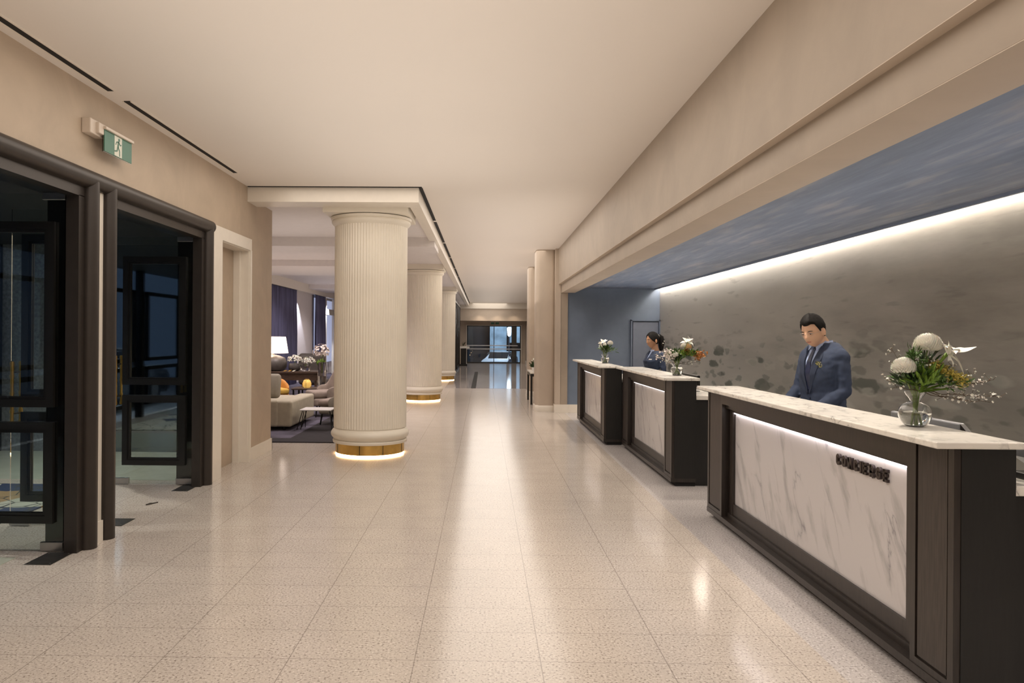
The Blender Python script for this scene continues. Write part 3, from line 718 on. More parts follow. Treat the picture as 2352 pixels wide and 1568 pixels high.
# mustard armchair
def armchair(name, label, x, y, rz, mback, mseat, wing=False, s=1.0, legs='black_metal'):
    t = thing(name, label, 'armchair', (x, y, .012))
    def bk(b):
        n = 40; prev = None; R = .34*s
        sm = lambda v: (lambda q: q*q*(3-2*q))(max(0, min(1, v)))
        for i in range(n+1):
            a = PI*(i/n)*1.25-PI*.125; ca, sa = math.cos(a), math.sin(a)
            h = s*(.52+.38*sm((sa-.05)/.6)) if wing else s*(.50+.12*sm((sa+.2)/.8))
            e = min(1, min(i, n-i)/3); h = .26*s+(h-.26*s)*(.75+.25*math.sqrt(e))
            pts = []
            for (r, z) in ((R, .20*s), (R*1.03, .35*s), (R*1.06, h-.05*s), (R*1.04, h-.01*s), (R*.99, h), (R*.93, h-.015*s), (R*.88, h-.06*s), (R*.84, .35*s), (R*.84, .20*s)):
                lean = .22*max(0, z-.3*s)*max(0, sa)
                pts.append(b.verts.new((x+r*ca*1.02, y+r*sa+lean, .012+z)))
            if prev:
                for k in range(8): b.faces.new((prev[k], prev[k+1], pts[k+1], pts[k]))
                b.faces.new((prev[8], prev[0], pts[0], pts[8]))
            else: b.faces.new(pts)
            prev = pts
        b.faces.new(prev[::-1])
    part('backrest', mback, t, bk, True)
    part('seat', mback, t, lambda b: rbox(b, x-.29*s, x+.29*s, y-.34*s, y+.26*s, .20*s, .33*s, .04, 5), True)
    part('seat_cushion', mseat, t, lambda b: rbox(b, x-.27*s, x+.27*s, y-.36*s, y+.24*s, .33*s, .45*s, .05, 6), True)
    for (a, c) in ((-.24, -.28), (.24, -.28), (-.22, .22), (.22, .22)):
        part('leg', legs, t, lambda b: cyl(b, (x+a*s*1.1, y+c*s*1.1, .012), (x+a*s, y+c*s, .012+.21*s), .012, .018, 10))
    t.rotation_euler = (0, 0, rz)
    return t
armchair('armchair', 'orange and mustard armchair beyond the oatmeal sofa', -4.50, 15.7, math.radians(35), 'orange', 'yellow')
armchair('wingback_chair', 'taupe wingback armchair in front of the big orchids', -3.02, 14.5, math.radians(-62), 'taupe', 'taupe', True, 1.12)
armchair('tub_chair', 'small beige tub chair behind the wire stool, half hidden by the column', -2.50, 13.15, math.radians(-100), 'cushion', 'taupe', False, 1.0)
# wire stool
t = thing('side_table', 'small round white side table on black wire legs', 'side table', (-2.76, 12.35, .012))
part('table_top', 'white_lacquer', t, lambda b: rbox(b, -3.02, -2.50, 12.14, 12.58, .335, .358, .01, 3))
def wl(x, y):
    def f(b):
        ox = .09 if x > -2.76 else -.09
        ringtube(b, [(x, y, .335), (x+ox, y-.01, .02), (x+ox*.4, y+.03, .02), (x+.0, y+.10 if y < 12.4 else y-.10, .335)], .0065, 8)
    return f
parts('wire_leg', 'black_metal', t, [wl(x, y) for x, y in ((-2.98, 12.2), (-2.54, 12.2), (-2.54, 12.52), (-2.98, 12.52))], True)
# console with lamp and flowers
t = thing('console_table', 'long dark console table carrying the lamp and white orchids', 'console table', (-4.9, 17.2, .012))
part('table_top', 'console_wood', t, lambda b: rbox(b, -6.0, -3.72, 16.80, 17.62, .70, .745, .005, 1))
part('apron', 'console_wood', t, lambda b: box(b, -5.95, -3.77, 16.83, 17.59, .545, .70))
for (x, y) in ((-5.9, 16.88), (-3.82, 16.88), (-5.9, 17.54), (-3.82, 17.54)):
    part('leg', 'console_wood', t, lambda b: box(b, x-.03, x+.03, y-.03, y+.03, .012, .546))
t = thing('table_lamp', 'table lamp with white drum shade and dark stoneware base', 'lamp', (-4.93, 17.2, .745))
part('lamp_base', 'stone_grey', t, lambda b: lathe(b, (-4.93, 17.2, .745), [(.20, 0), (.30, .02), (.345, .10), (.35, .20), (.30, .30), (.16, .355), (.06, .375), (.04, .40)], 40), True)
part('neck', 'brass', t, lambda b: cyl(b, (-4.93, 17.2, 1.13), (-4.93, 17.2, 1.22), .02))
def shd(b):
    prev = None
    for (r, z) in ((.375, 1.155), (.315, 1.535)):
        rg = [b.verts.new((-4.93+r*math.cos(2*PI*k/48), 17.2+r*math.sin(2*PI*k/48), z)) for k in range(48)]
        if prev:
            for k in range(48): b.faces.new((prev[k], prev[(k+1) % 48], rg[(k+1) % 48], rg[k]))
        prev = rg
o = part('lamp_shade', 'shade', t, shd, True); o.modifiers.new('thick', 'SOLIDIFY').thickness = .006
def orchids(b, c, R, n, rr=.028):
    for i in range(n):
        th = 2*PI*random.random(); ph = math.acos(1-1.25*random.random())
        d = Vector((math.sin(ph)*math.cos(th), math.sin(ph)*math.sin(th), math.cos(ph)))
        p = Vector(c)+Vector((d.x*R[0], d.y*R[1], d.z*R[2]))*random.uniform(.7, 1)
        for k in range(5):
            u, w = frame_((0, 0, 0), d); a = 2*PI*k/5+i
            e = u*math.cos(a)+w*math.sin(a)
            petal(b, p, e+d*.3, d, rr*1.3, rr*1.15, .1, 3)
def pot_flowers(name, lab, x, y, z, r, h, mat, fc, fr, n, fm='petal_white', rr=.03):
    t = thing('flower_vase', lab[0], 'vase', (x, y, z))
    part('bowl', mat, t, lambda b: lathe(b, (x, y, z), [(r*.55, 0), (r*.9, h*.2), (r, h*.5), (r*.95, h*.8), (r*.85, h), (r*.78, h*.97), (r*.6, h*.5)], 32), True)
    t2 = thing('orchid_bouquet', lab[1], 'flowers', (fc[0], fc[1], z+h*.8))
    part('blooms', fm, t2, lambda b: orchids(b, fc, fr, n, rr), False)
    def st(b):
        for k in range(5): ringtube(b, [(x+.01*k-.02, y, z+h*.6), ((x+fc[0])/2, y, (z+h+fc[2])/2), (fc[0]+random.uniform(-.5, .5)*fr[0], fc[1], fc[2])], .004, 6)
    part('stems', 'stem_green', t2, st)
    return t
pot_flowers('a', ('dark round bowl under the left orchids on the console', 'rounded cluster of white orchids beside the lamp'), -4.38, 17.15, .745, .145, .17, 'stone_grey', (-4.36, 17.10, 1.01), (.18, .12, .11), 110, 'petal_white', .019)
pot_flowers('b', ('pale grey glass vase at the middle of the console', 'drooping white orchid spray in the pale grey vase'), -4.10, 17.02, .745, .12, .16, 'glass_grey', (-4.02, 17.0, .97), (.16, .10, .11), 90, 'petal_white', .019)
pot_flowers('c', ('tall grey vase at the right end of the console', 'tall blush white orchids at the right end of the console'), -3.62, 16.6, .35, .10, .62, 'glass_grey', (-3.62, 16.5, 1.18), (.19, .13, .21), 130, 'petal_blush', .025)
t = thing('side_pedestal', 'low dark pedestal under the tall orchid vase', 'side table', (-3.62, 16.6, .012))
part('block', 'console_wood', t, lambda b: rbox(b, -3.78, -3.46, 16.46, 16.76, .012, .345, .01))
t = thing('high_back_chair', 'dark rounded high back chair behind the console', 'chair', (-4.2, 18.4, .012))
part('backrest', 'stone_grey', t, lambda b: rbox(b, -4.55, -3.88, 18.1, 18.3, .35, 1.13, .095, 5))
part('seat', 'stone_grey', t, lambda b: rbox(b, -4.52, -3.90, 18.3, 18.8, .33, .48, .05))
parts('leg', 'black_metal', t, [(lambda b, x=x, y=y: cyl(b, (x, y, .012), (x, y, .34), .02)) for x in (-4.45, -3.97) for y in (18.2, 18.7)])
t = thing('potted_plant', 'green leafy plant against the dark chair behind the console', 'plant', (-3.78, 17.25, .745))
part('pot', 'stone_grey', t, lambda b: lathe(b, (-3.80, 17.25, .745), [(.05, 0), (.07, .05), (.065, .09)], 20), True)
part('leaves', 'leaf_bright', t, lambda b: [petal(b, (-3.80, 17.25, .82), (random.uniform(-1, 1), random.uniform(-1, 1), random.uniform(.6, 2)), (random.uniform(-1, 1), random.uniform(-1, 1), .5), random.uniform(.12, .24), .06, .3) for _ in range(44)])
for k in range(3):
    bm = BM(); petal(bm, (-4.56+.10*k, 16.85, .752), (1, .1, .12), (0, -.4, 1), .09, .06, .2)
    bmesh.ops.solidify(bm, geom=bm.faces[:], thickness=.004)
    tag(obj('folded_napkin', bm, 'yellow' if k < 2 else 'petal_white', None, org=(-4.52+.10*k, 16.85, .747)), 'pale yellow folded paper lying at the console front edge', 'paper', 'folded papers on the console')
t = thing('coffee_table', 'low dark coffee table under the amber lantern', 'coffee table', (-3.70, 15.6, .012))
part('table_top', 'console_wood', t, lambda b: rbox(b, -3.98, -3.35, 15.30, 15.85, .44, .475, .006, 1))
parts('leg', 'black_metal', t, [(lambda b, x=x, y=y: box(b, x-.015, x+.015, y-.015, y+.015, .012, .44)) for x in (-3.94, -3.39) for y in (15.34, 15.8)])
t = thing('lantern', 'small amber glass lantern glowing on the coffee table', 'lantern', (-3.71, 15.55, .475))
part('glass_body', 'brass_glass', t, lambda b: lathe(b, (-3.71, 15.55, .475), [(.06, 0), (.085, .03), (.088, .09), (.07, .15), (.05, .165)], 24), True)
part('wire_frame', 'brass', t, lambda b: [ringtube(b, [(-3.71+.092*math.cos(a), 15.55+.092*math.sin(a), .475), (-3.71+.095*math.cos(a), 15.55+.095*math.sin(a), .57), (-3.71+.03*math.cos(a), 15.55+.03*math.sin(a), .66)], .004, 6) for a in (0, PI/2, PI, 3*PI/2)])
# ================================================================ FAR END OF THE CORRIDOR
def lattice(b):
    x = -1.19; th = .03
    for (y0, y1) in ((29.6, 33.2), (33.4, 37.0)):
        for q in ((y0, y0+.08), (y1-.08, y1)): box(b, x-th, x+th, q[0], q[1], 0, 3.05)
        for z in (0, 2.97): box(b, x-th, x+th, y0, y1, z, z+.08)
        n = 9
        for i in range(-n, n*2):
            pass
t = thing('lattice_screen', 'tall black lattice screen beside the farthest column', 'screen', (-1.19, 33, 0))
part('screen_frame', 'black_frame', t, lattice)
def lat2(b):
    x = -1.19
    random.seed(3)
    for (y0, y1) in ((29.68, 33.12), (33.48, 36.92)):
        for k in range(64):
            y = random.uniform(y0, y1); z = random.uniform(.1, 2.5); a = random.choice((.9, -.9, 1.2, -1.2))
            l = random.uniform(.4, 1.0)
            ringtube(b, [(x, y, z), (x, min(y1, max(y0, y+l*math.cos(a))), min(2.99, z+l*abs(math.sin(a))))], .022, 4)
part('lattice_bars', 'black_frame', t, lat2)
part('backing_panel', plain('smoked_bronze_glass', (.035, .028, .024), .2, .3, var=.4, scale=8), t, lambda b: box(b, -1.213, -1.203, 29.66, 36.9, .08, 2.98))
t = thing('host_stand', 'black pedestal stand near the far glass doors', 'stand', (-1.02, 38.6, 0))
part('pedestal', 'black_frame', t, lambda b: rbox(b, -1.16, -.88, 38.5, 38.8, .10, .92, .01))
part('foot', 'black_frame', t, lambda b: rbox(b, -1.22, -.82, 38.45, 38.85, 0, .1, .01))
part('stand_top', 'marble_top', t, lambda b: rbox(b, -1.30, -.72, 38.35, 38.95, .92, 1.02, .01))
bm = BM(); [petal(bm, (-1.05, 38.6, 1.02), (random.uniform(-.6, .6), random.uniform(-.6, .6), 1), (1, 0, 0), .3, .07, .2) for _ in range(14)]
bmesh.ops.solidify(bm, geom=bm.faces[:], thickness=.004)
tag(obj('plant_sprig', bm, 'leaf_dark', None, org=(-1.05, 38.6, 1.02)), 'dark plant on top of the far black pedestal', 'plant')
bm = BM(); rbox(bm, -.36, -.215, 22.3, 32.3, .0032, .009, .002, 1)
tag(obj('floor_mat', bm, 'dark', None, org=(-.29, 27, 0)), 'long narrow dark strip mat on the corridor floor', 'mat')
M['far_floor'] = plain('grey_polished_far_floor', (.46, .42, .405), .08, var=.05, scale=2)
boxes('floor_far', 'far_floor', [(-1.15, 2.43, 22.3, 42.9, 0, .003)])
t = thing('console_table', 'narrow dark console table between the two round edged pillars', 'console table', (1.26, 17.8, 0))
part('table_top', 'marble_top', t, lambda b: rbox(b, 1.10, 1.55, 17.2, 18.6, .715, .75, .006, 1))
for (x, y) in ((1.13, 17.25), (1.50, 17.25), (1.13, 18.53), (1.50, 18.53)):
    part('leg', 'black_frame', t, lambda b: prism(b, [(x-.022, y-.022), (x+.022, y-.022), (x+.022, y+.022), (x-.022, y+.022)], 0, .715, 'Z'))
part('apron', 'black_frame', t, lambda b: (box(b, 1.11, 1.52, 17.24, 17.27, .65, .715), box(b, 1.11, 1.14, 17.24, 18.55, .65, .715)))
t = thing('potted_plant', 'small leafy plant in a pot on the narrow console between the pillars', 'plant', (1.24, 17.7, .75))
part('pot', 'white_lacquer', t, lambda b: lathe(b, (1.24, 17.7, .75), [(.06, 0), (.08, .06), (.078, .10)], 20), True)
part('leaves', 'leaf_dark', t, lambda b: [petal(b, (1.24, 17.7, .84), (random.uniform(-1, 1), random.uniform(-1, 1), random.uniform(.1, 1.2)), (random.uniform(-1, 1), random.uniform(-1, 1), .5), random.uniform(.1, .2), .05, .3) for _ in range(50)])
part('blooms', 'petal_white', t, lambda b: [ell(b, (1.24+random.uniform(-.07, .07), 17.7+random.uniform(-.07, .07), 1.02+random.uniform(-.03, .04)), (.018, .018, .015), 8, 6) for _ in range(8)])

# ================================================================ CARS OUTSIDE
def car(label, paint, loc, rz, first=None):
    t = thing('car', label, 'car', (0, 0, 0), 'cars parked outside the glass')
    def body(b):
        prof = [(-2.25, .30), (-2.28, .62), (-2.15, .80), (-1.5, .90), (-.95, .95), (-.35, 1.36), (.75, 1.40), (1.55, 1.06), (2.15, 1.0), (2.25, .75), (2.22, .32)]
        secs = [(-.88, .86), (-.90, 1.0), (.90, 1.0), (.88, .86)]
        rows = []
        for (y, k) in ((-.70, .0), (-.88, .5), (-.91, 1), (.91, 1), (.88, .5), (.70, .0)):
            rows.append([b.verts.new((x, y*(1 if z < 1.0 else 1-.35*(z-.95)/.45), z if k == 1 else z-(.02 if k == .5 else .0)+(0 if k else -.03))) for x, z in prof])
        n = len(prof)
        for i in range(len(rows)-1):
            for k in range(n): b.faces.new((rows[i][k], rows[i][(k+1) % n], rows[i+1][(k+1) % n], rows[i+1][k]))
        b.faces.new(rows[0]); b.faces.new(rows[-1][::-1])
    o = part('body', paint, t, body, True)
    dk = 'dark'
    parts('window', 'dark', t, [lambda b: prism(b, [(-.80, .98), (-.34, 1.30), (.10, 1.33), (.10, .98)], -.885, .885, 'Y'), lambda b: prism(b, [(.16, .98), (.16, 1.33), (.72, 1.33), (1.3, 1.0)], -.88, .88, 'Y')])
    for x in (-1.38, 1.40):
        for y in (-.80, .80):
            w = part('wheel', 'dark', t, lambda b: cyl(b, (x, y-.12, .33), (x, y+.12, .33), .33, seg=24))
            part('rim', 'nickel', w, lambda b: cyl(b, (x, y-.125, .33), (x, y+.125, .33), .2, seg=12))
    part('bumper', 'dark', t, lambda b: rbox(b, -2.33, -2.1, -.86, .86, .22, .70, .05, 2))
    parts('headlight', 'white_lacquer', t, [(lambda b, y=y: ell(b, (-2.2, y, .70), (.08, .2, .07), 12, 8)) for y in (-.62, .62)])
    part('windshield', 'dark', t, lambda b: prism(b, [(-1.0, .955), (-.36, 1.385), (-.33, 1.36), (-.9, .93)], -.68, .68, 'Y'))
    t.location = loc; t.rotation_euler = (0, 0, rz)
    return t
M['car_silver'] = plain('silver_car_paint', (.42, .44, .47), .2, .6, var=.02)
M['car_white'] = plain('white_car_paint', (.85, .88, .92), .25, 0, var=.02)
car('silver car parked in the street beyond the entrance doors', 'car_silver', (-9.2, 2.6, -.15), math.radians(90))
car('white car parked outside beyond the far glass doors', 'car_white', (1.22, 52.5, -.95), math.radians(78))
M['asphalt'] = plain('night_asphalt', (.035, .037, .045), .5, var=.3)
boxes('floor_street_left', 'asphalt', [(-24, -6.75, -10, 10.1, -.3, -.15)])
boxes('floor_street_far', 'asphalt', [(-14, 16, 44.4, 75, -1.1, -.95)])
M['facade'] = plain('dark_street_facade', (.03, .035, .045), .7, var=.4, scale=.8)
M['facade_blue'] = plain('pale_blue_stone_facade', (.50, .64, .76), .6, var=.35, scale=1.2)
bm = BM(); box(bm, -14, 16, 66, 66.6, -1, 14)
t1 = struct('wall_street_far', bm, 'facade')
M['cool_lamp'] = emis('cool_street_lamp', (.7, .82, 1), 6)
t = thing('street_building', 'pale blue lit stone building front across the far street', 'building', (1.2, 62, -.95))
part('wall', 'facade_blue', t, lambda b: (box(b, .55, 1.95, 61.9, 62.2, .3, 4.5), box(b, .55, 3.1, 61.9, 62.2, -.95, .3), box(b, 2.15, 3.1, 61.9, 62.2, 1.0, 4.5)))
part('dark_doorway', 'dark', t, lambda b: box(b, 1.95, 2.15, 61.95, 62.2, .3, 4.5))
t = thing('street_column', 'black column outside the far doors at the right', 'column', (1.9, 44.9, -.95))
part('shaft', 'black_frame', t, lambda b: rbox(b, 1.72, 2.02, 44.8, 45.1, -.95, 3.2, .02))
part('foot', 'black_frame', t, lambda b: box(b, 1.68, 2.06, 44.76, 45.14, -.95, -.75))
t = thing('street_lamp', 'white street lamp outside the far doors', 'street lamp', (1.75, 50.0, -.95))
part('pole', 'steel', t, lambda b: cyl(b, (1.75, 50, -.95), (1.75, 50, 1.55), .035))
part('lamp_head', 'cool_lamp', t, lambda b: lathe(b, (1.75, 50, 1.55), [(.06, 0), (.12, .1), (.15, .55), (.09, .62)], 20))
bm = BM(); box(bm, -24, -23.5, -14, 12, -.2, 9); struct('wall_street_left', bm, 'facade')

# ================================================================ VASES AND BOUQUETS
def vase(x, y, z, h, label, prof, stems=9, water=.5):
    t = thing('glass_vase', label, 'vase', (x, y, z), 'clear glass vases on the counters')
    th = .0025; ip = []
    for i in range(len(prof)-1):
        p0, p1, p2, p3 = prof[max(0, i-1)], prof[i], prof[i+1], prof[min(len(prof)-1, i+2)]
        for j in range(4):
            u = j/4; ip.append(tuple(.5*(2*b_+(c_-a_)*u+(2*a_-5*b_+4*c_-d_)*u*u+(3*b_-a_-3*c_+d_)*u**3) for a_, b_, c_, d_ in zip(p0, p1, p2, p3)))
    prof = [(max(.01, r_), z_) for r_, z_ in ip]+[prof[-1]]
    def g(b):
        outer = [(r, zz) for r, zz in prof]; inner = [(max(.004, r-th), zz if zz > .006 else .006) for r, zz in prof][::-1]
        rings = []
        for (r, zz) in outer+inner:
            rings.append([b.verts.new((x+r*math.cos(2*PI*k/56), y+r*math.sin(2*PI*k/56), z+zz)) for k in range(56)])
        for i in range(len(rings)-1):
            for k in range(56): b.faces.new((rings[i][k], rings[i][(k+1) % 56], rings[i+1][(k+1) % 56], rings[i+1][k]))
        b.faces.new(rings[0][::-1]); b.faces.new(rings[-1])
    part('bowl', 'vase_glass', t, g, True)
    wp = [(r-th-.0006, zz) for r, zz in prof if .006 < zz < h*water]
    part('water', 'water', t, lambda b: lathe(b, (x, y, z), [(.01, .0065)]+wp, 56), True)
    return t
def blossom(b, p, d, r, n=5, curl=.2):
    d = Vector(d).normalized(); u, w = frame_((0, 0, 0), d); o = random.random()*6
    for k in range(n):
        a = 2*PI*k/n+o; petal(b, p, u*math.cos(a)+w*math.sin(a)+d*.35, d, r, r*.75, curl, 2)
def mum(b, c, R, up=(0, 0, 1)):
    n = 420
    for i in range(n):
        zz = 1-2*(i+.5)/n
        if zz < -.62: continue
        th = i*2.39996; rr = math.sqrt(1-zz*zz); d = Vector((rr*math.cos(th), rr*math.sin(th), zz))
        tn = Vector((-d.x*d.z, -d.y*d.z, 1-d.z*d.z)); tn = tn.normalized() if tn.length > .01 else Vector((1, 0, 0))
        c0 = Vector(c)+Vector((d.x, d.y, d.z*.9))*R*.62
        petal(b, c0, d*.95+tn*.45, tn*-1+d*.2, R*.37*random.uniform(.9, 1.1), R*.25, -.7, 4, .5)
def spray(tw, fl, p0, p1, n, rr, sag=0, side=.05, seed=1):
    rnd = random.Random(seed); p0 = Vector(p0); p1 = Vector(p1); pts = []
    for i in range(9):
        t = i/8; pts.append(p0.lerp(p1, t)+Vector((0, 0, -sag*math.sin(PI*t)))+Vector((rnd.uniform(-1, 1), rnd.uniform(-1, 1), rnd.uniform(-1, 1)))*.006*(i > 0))
    ringtube(tw, pts, [.0022*(1-.6*i/8) for i in range(9)], 5)
    for i in range(n):
        t = rnd.uniform(.35, 1); k = min(7, int(t*8)); q = pts[k].lerp(pts[k+1], t*8-k)
        o = Vector((rnd.uniform(-1, 1), rnd.uniform(-1, 1), rnd.uniform(-.6, 1)))*side*rnd.uniform(.2, 1)
        ringtube(tw, [q, q+o], .001, 4)
        blossom(fl, q+o, o+Vector((0, 0, .01)), rr*rnd.uniform(.55, 1.0))
def foliage(b, c, n, R, ln, w, up=.5, seed=3, curl=.25):
    rnd = random.Random(seed)
    for i in range(n):
        d = Vector((rnd.uniform(-1, 1), rnd.uniform(-1, 1), rnd.uniform(-.35, 1)+up)).normalized()
        s = Vector(c)+Vector((d.x*R[0], d.y*R[1], d.z*R[2]))*rnd.uniform(.05, .8)
        petal(b, s, d+Vector((0, 0, .1)), (rnd.uniform(-1, 1), rnd.uniform(-1, 1), .8), ln*rnd.uniform(.6, 1.3), w, curl*rnd.uniform(-1, 1.3), 3)
def lily(b, p, d, r, n=6):
    d = Vector(d).normalized(); u, w = frame_((0, 0, 0), d)
    for k in range(n):
        a = 2*PI*k/n+.3; e = u*math.cos(a)+w*math.sin(a)
        petal(b, p, d*(.9 if k % 2 else .35)+e*.75, -e+d*.5, r*(1 if k % 2 else 1.15), r*.60, -.5, 6, .3)

# --- bouquet on the concierge counter. X right, Y away, Z up
cx, cy, cz = 2.165, 3.74, 1.16
vp = [(.030, 0), (.040, .002), (.062, .022), (.0745, .050), (.074, .078), (.062, .103), (.040, .118), (.026, .124), (.024, .130), (.030, .142), (.043, .160), (.048, .172), (.047, .177)]
vase(cx, cy, cz, .177, 'round bellied clear glass vase on the concierge counter', vp, water=.42)
t = thing('flower_bouquet', 'large bouquet with two white chrysanthemums and long blossom twigs on the concierge counter', 'flowers', (cx, cy, cz+.01))
part('chrysanthemum', 'petal_white', t, lambda b: mum(b, (cx+.055, cy-.01, cz+.405), .075), label='larger white chrysanthemum head at the top')
part('chrysanthemum', 'petal_white', t, lambda b: mum(b, (cx-.075, cy-.03, cz+.292), .066), label='smaller white chrysanthemum head at the left')
lp = (cx+.150, cy-.01, cz+.365)
def lil(b):
    lily(b, lp, (.75, -.5, .4), .085)
    lily(b, (cx+.165, cy-.03, cz+.385), (.1, -.3, 1), .055, 5)
    petal(b, (lp[0]+.022, lp[1]-.012, lp[2]+.008), (.55, -.15, -.9), (1, -.4, .5), .125, .050, -.15, 7)
    petal(b, (lp[0]+.015, lp[1]-.012, lp[2]+.01), (1, -.15, .12), (0, -.4, 1), .115, .046, .12, 7)
part('lily', 'petal_white', t, lil, label='open white lily leaning to the right')
part('lily_stem', 'leaf_bright', t, lambda b: ringtube(b, [(cx+.0, cy, cz+.02), (cx+.02, cy, cz+.17), (cx+.09, cy-.01, cz+.29), lp], [.003, .0035, .005, .010], 8), True)
def stems(b):
    for k in range(10):
        a = k*2.4; r0 = .03*random.uniform(.3, 1); r1 = .02
        ringtube(b, [(cx+r0*math.cos(a), cy+r0*math.sin(a), cz+.012), (cx+.010*math.cos(a+2), cy+.010*math.sin(a+2), cz+.128), (cx+r1*math.cos(a), cy+r1*math.sin(a), cz+.22)], .003, 6)
    ringtube(b, [(cx, cy, cz+.13), (cx+.04, cy, cz+.3), (cx+.055, cy-.01, cz+.39)], .0035, 6)
    ringtube(b, [(cx, cy, cz+.13), (cx-.05, cy-.02, cz+.22), (cx-.075, cy-.03, cz+.27)], .0035, 6)
part('cut_stems', 'stem_green', t, stems, True)
part('dark_foliage', 'leaf_dark', t, lambda b: (foliage(b, (cx-.02, cy, cz+.20), 150, (.115, .09, .10), .05, .014, .4, 5), foliage(b, (cx+.06, cy, cz+.30), 60, (.08, .07, .09), .05, .012, .3, 15)))
part('bright_foliage', 'leaf_bright', t, lambda b: (foliage(b, (cx+.03, cy-.03, cz+.20), 60, (.10, .07, .07), .085, .022, .5, 6), [petal(b, (cx+.01, cy-.02, cz+.17), (x, -.2, z), (-z, -.6, x), .17, .016, -.2, 5) for x, z in ((1, .55), (.8, .9), (1, .3), (-.6, .9), (.5, 1.2), (.2, 1))]))
part('green_foliage', 'leaf', t, lambda b: (foliage(b, (cx+.02, cy-.01, cz+.225), 360, (.17, .11, .12), .040, .010, .3, 8), foliage(b, (cx+.15, cy-.01, cz+.21), 220, (.16, .06, .06), .033, .008, .1, 9), foliage(b, (cx-.03, cy-.03, cz+.33), 90, (.05, .05, .09), .03, .008, .2, 10)))
def yl(b):
    rnd = random.Random(4)
    for i in range(620):
        k = rnd.random(); c = Vector((cx+.06+.17*k, cy-.03, cz+.315-.09*k))
        d = Vector((rnd.gauss(0, 1), rnd.gauss(0, 1), rnd.gauss(0, 1))).normalized()
        p = c+Vector((d.x*.045, d.y*.035, d.z*.038))*rnd.uniform(.2, 1)
        blossom(b, p, d, .0065, 4)
part('wattle_blossom', 'wax_yellow', t, yl, label='yellow blossom cluster at the right')
twb, flb = BM(), BM()
sp = [((-.02, .0, .18), (-.118, .0, .40), 22, .010), ((-.0, -.02, .18), (-.165, -.02, .235), 16, .010), ((0, 0, .2), (-.135, -.03, .32), 14, .009), ((.04, 0, .19), (.37, -.02, .235), 46, .010), ((.04, 0, .18), (.40, -.02, .155), 40, .011),
      ((.04, -.01, .18), (.345, -.03, .125), 18, .010), ((.03, 0, .2), (.31, 0, .275), 24, .010), ((0, 0, .2), (-.02, -.03, .40), 20, .009), ((0, 0, .2), (.045, -.06, .36), 20, .009), ((.03, 0, .18), (.22, -.03, .14), 16, .009), ((.02, 0, .2), (.16, -.03, .31), 26, .009)]
for i, (a, b_, n, r) in enumerate(sp):
    spray(twb, flb, (cx+a[0], cy+a[1], cz+a[2]), (cx+b_[0], cy+b_[1], cz+b_[2]), n, r, .012, .032, i+20)
part_t = obj('twigs', twb, 'stem', t); part_f = obj('twig_blossoms', flb, 'petal_white', t)

# --- middle counter bouquet
cx, cy, cz = 2.21, 8.47, 1.16
vp2 = [(.040, 0), (.050, .003), (.058, .03), (.068, .06), (.066, .085), (.050, .10), (.044, .108), (.055, .125), (.062, .15), (.061, .156)]
vase(cx, cy, cz, .156, 'clear glass vase holding the orange and green flowers on the middle counter', vp2, water=.6)
t = thing('flower_bouquet', 'loose bouquet with peach rose, white lily and rust blossoms on the middle counter', 'flowers', (cx, cy, cz+.01))
part('peach_rose', 'petal_peach', t, lambda b: mum(b, (cx+.115, cy-.03, cz+.325), .05), label='peach rose head')
part('white_rose', 'petal_white', t, lambda b: (mum(b, (cx+.075, cy-.02, cz+.335), .045), mum(b, (cx-.03, cy-.05, cz+.235), .04)))
part('lily', 'petal_white', t, lambda b: (lily(b, (cx+.115, cy, cz+.385), (-.1, -.5, 1), .07), lily(b, (cx+.145, cy, cz+.38), (.9, -.4, .3), .07)))
part('green_foliage', 'leaf', t, lambda b: (foliage(b, (cx, cy, cz+.20), 150, (.14, .10, .10), .06, .016, .3, 31), foliage(b, (cx+.16, cy, cz+.225), 90, (.12, .06, .06), .055, .016, .1, 32)))
part('bright_foliage', 'leaf_bright', t, lambda b: (foliage(b, (cx+.10, cy-.03, cz+.22), 110, (.17, .07, .07), .045, .014, .3, 33), petal(b, (cx, cy-.04, cz+.14), (.42, -.1, 1), (-1, 0, .3), .30, .03, .0, 5)))
part('dark_foliage', 'leaf_dark', t, lambda b: foliage(b, (cx, cy, cz+.16), 80, (.08, .07, .08), .06, .02, .5, 34))
def ru(b):
    rnd = random.Random(9)
    for i in range(160):
        c = Vector((cx+.235+rnd.gauss(0, .035), cy-.02+rnd.gauss(0, .03), cz+.235+rnd.gauss(0, .025))) if i % 4 else Vector((cx+.10+rnd.gauss(0, .025), cy-.04, cz+.275+rnd.gauss(0, .02)))
        blossom(b, c, (rnd.gauss(0, 1), -1, rnd.gauss(0, 1)), .015, 4)
part('rust_blossom', 'rust', t, ru)
part('cream_blossom', 'petal_blush', t, lambda b: [blossom(b, (cx-.10+random.gauss(0, .06), cy-.03+random.gauss(0, .04), cz+.24+random.gauss(0, .035)), (random.gauss(0, 1), -1, random.gauss(0, 1)), .014) for _ in range(90)])
part('cut_stems', 'stem_green', t, lambda b: [ringtube(b, [(cx+.03*math.cos(a), cy+.03*math.sin(a), cz+.01), (cx-.01*math.cos(a), cy-.01*math.sin(a), cz+.105), (cx-.06*math.cos(a), cy-.04*math.sin(a), cz+.26)], .004, 6) for a in [k*.8 for k in range(8)]], True)
twb, flb = BM(), BM()
for i, (b_, n) in enumerate((((-.22, 0, .20), 20), ((-.27, 0, .235), 20), ((-.18, 0, .36), 10), ((-.15, -.02, .28), 18), ((.34, 0, .22), 6), ((-.08, 0, .30), 12), ((.25, -.02, .16), 8))):
    spray(twb, flb, (cx, cy, cz+.13), (cx+b_[0], cy+b_[1], cz+b_[2]), n, .013, .01, .035, i+60)
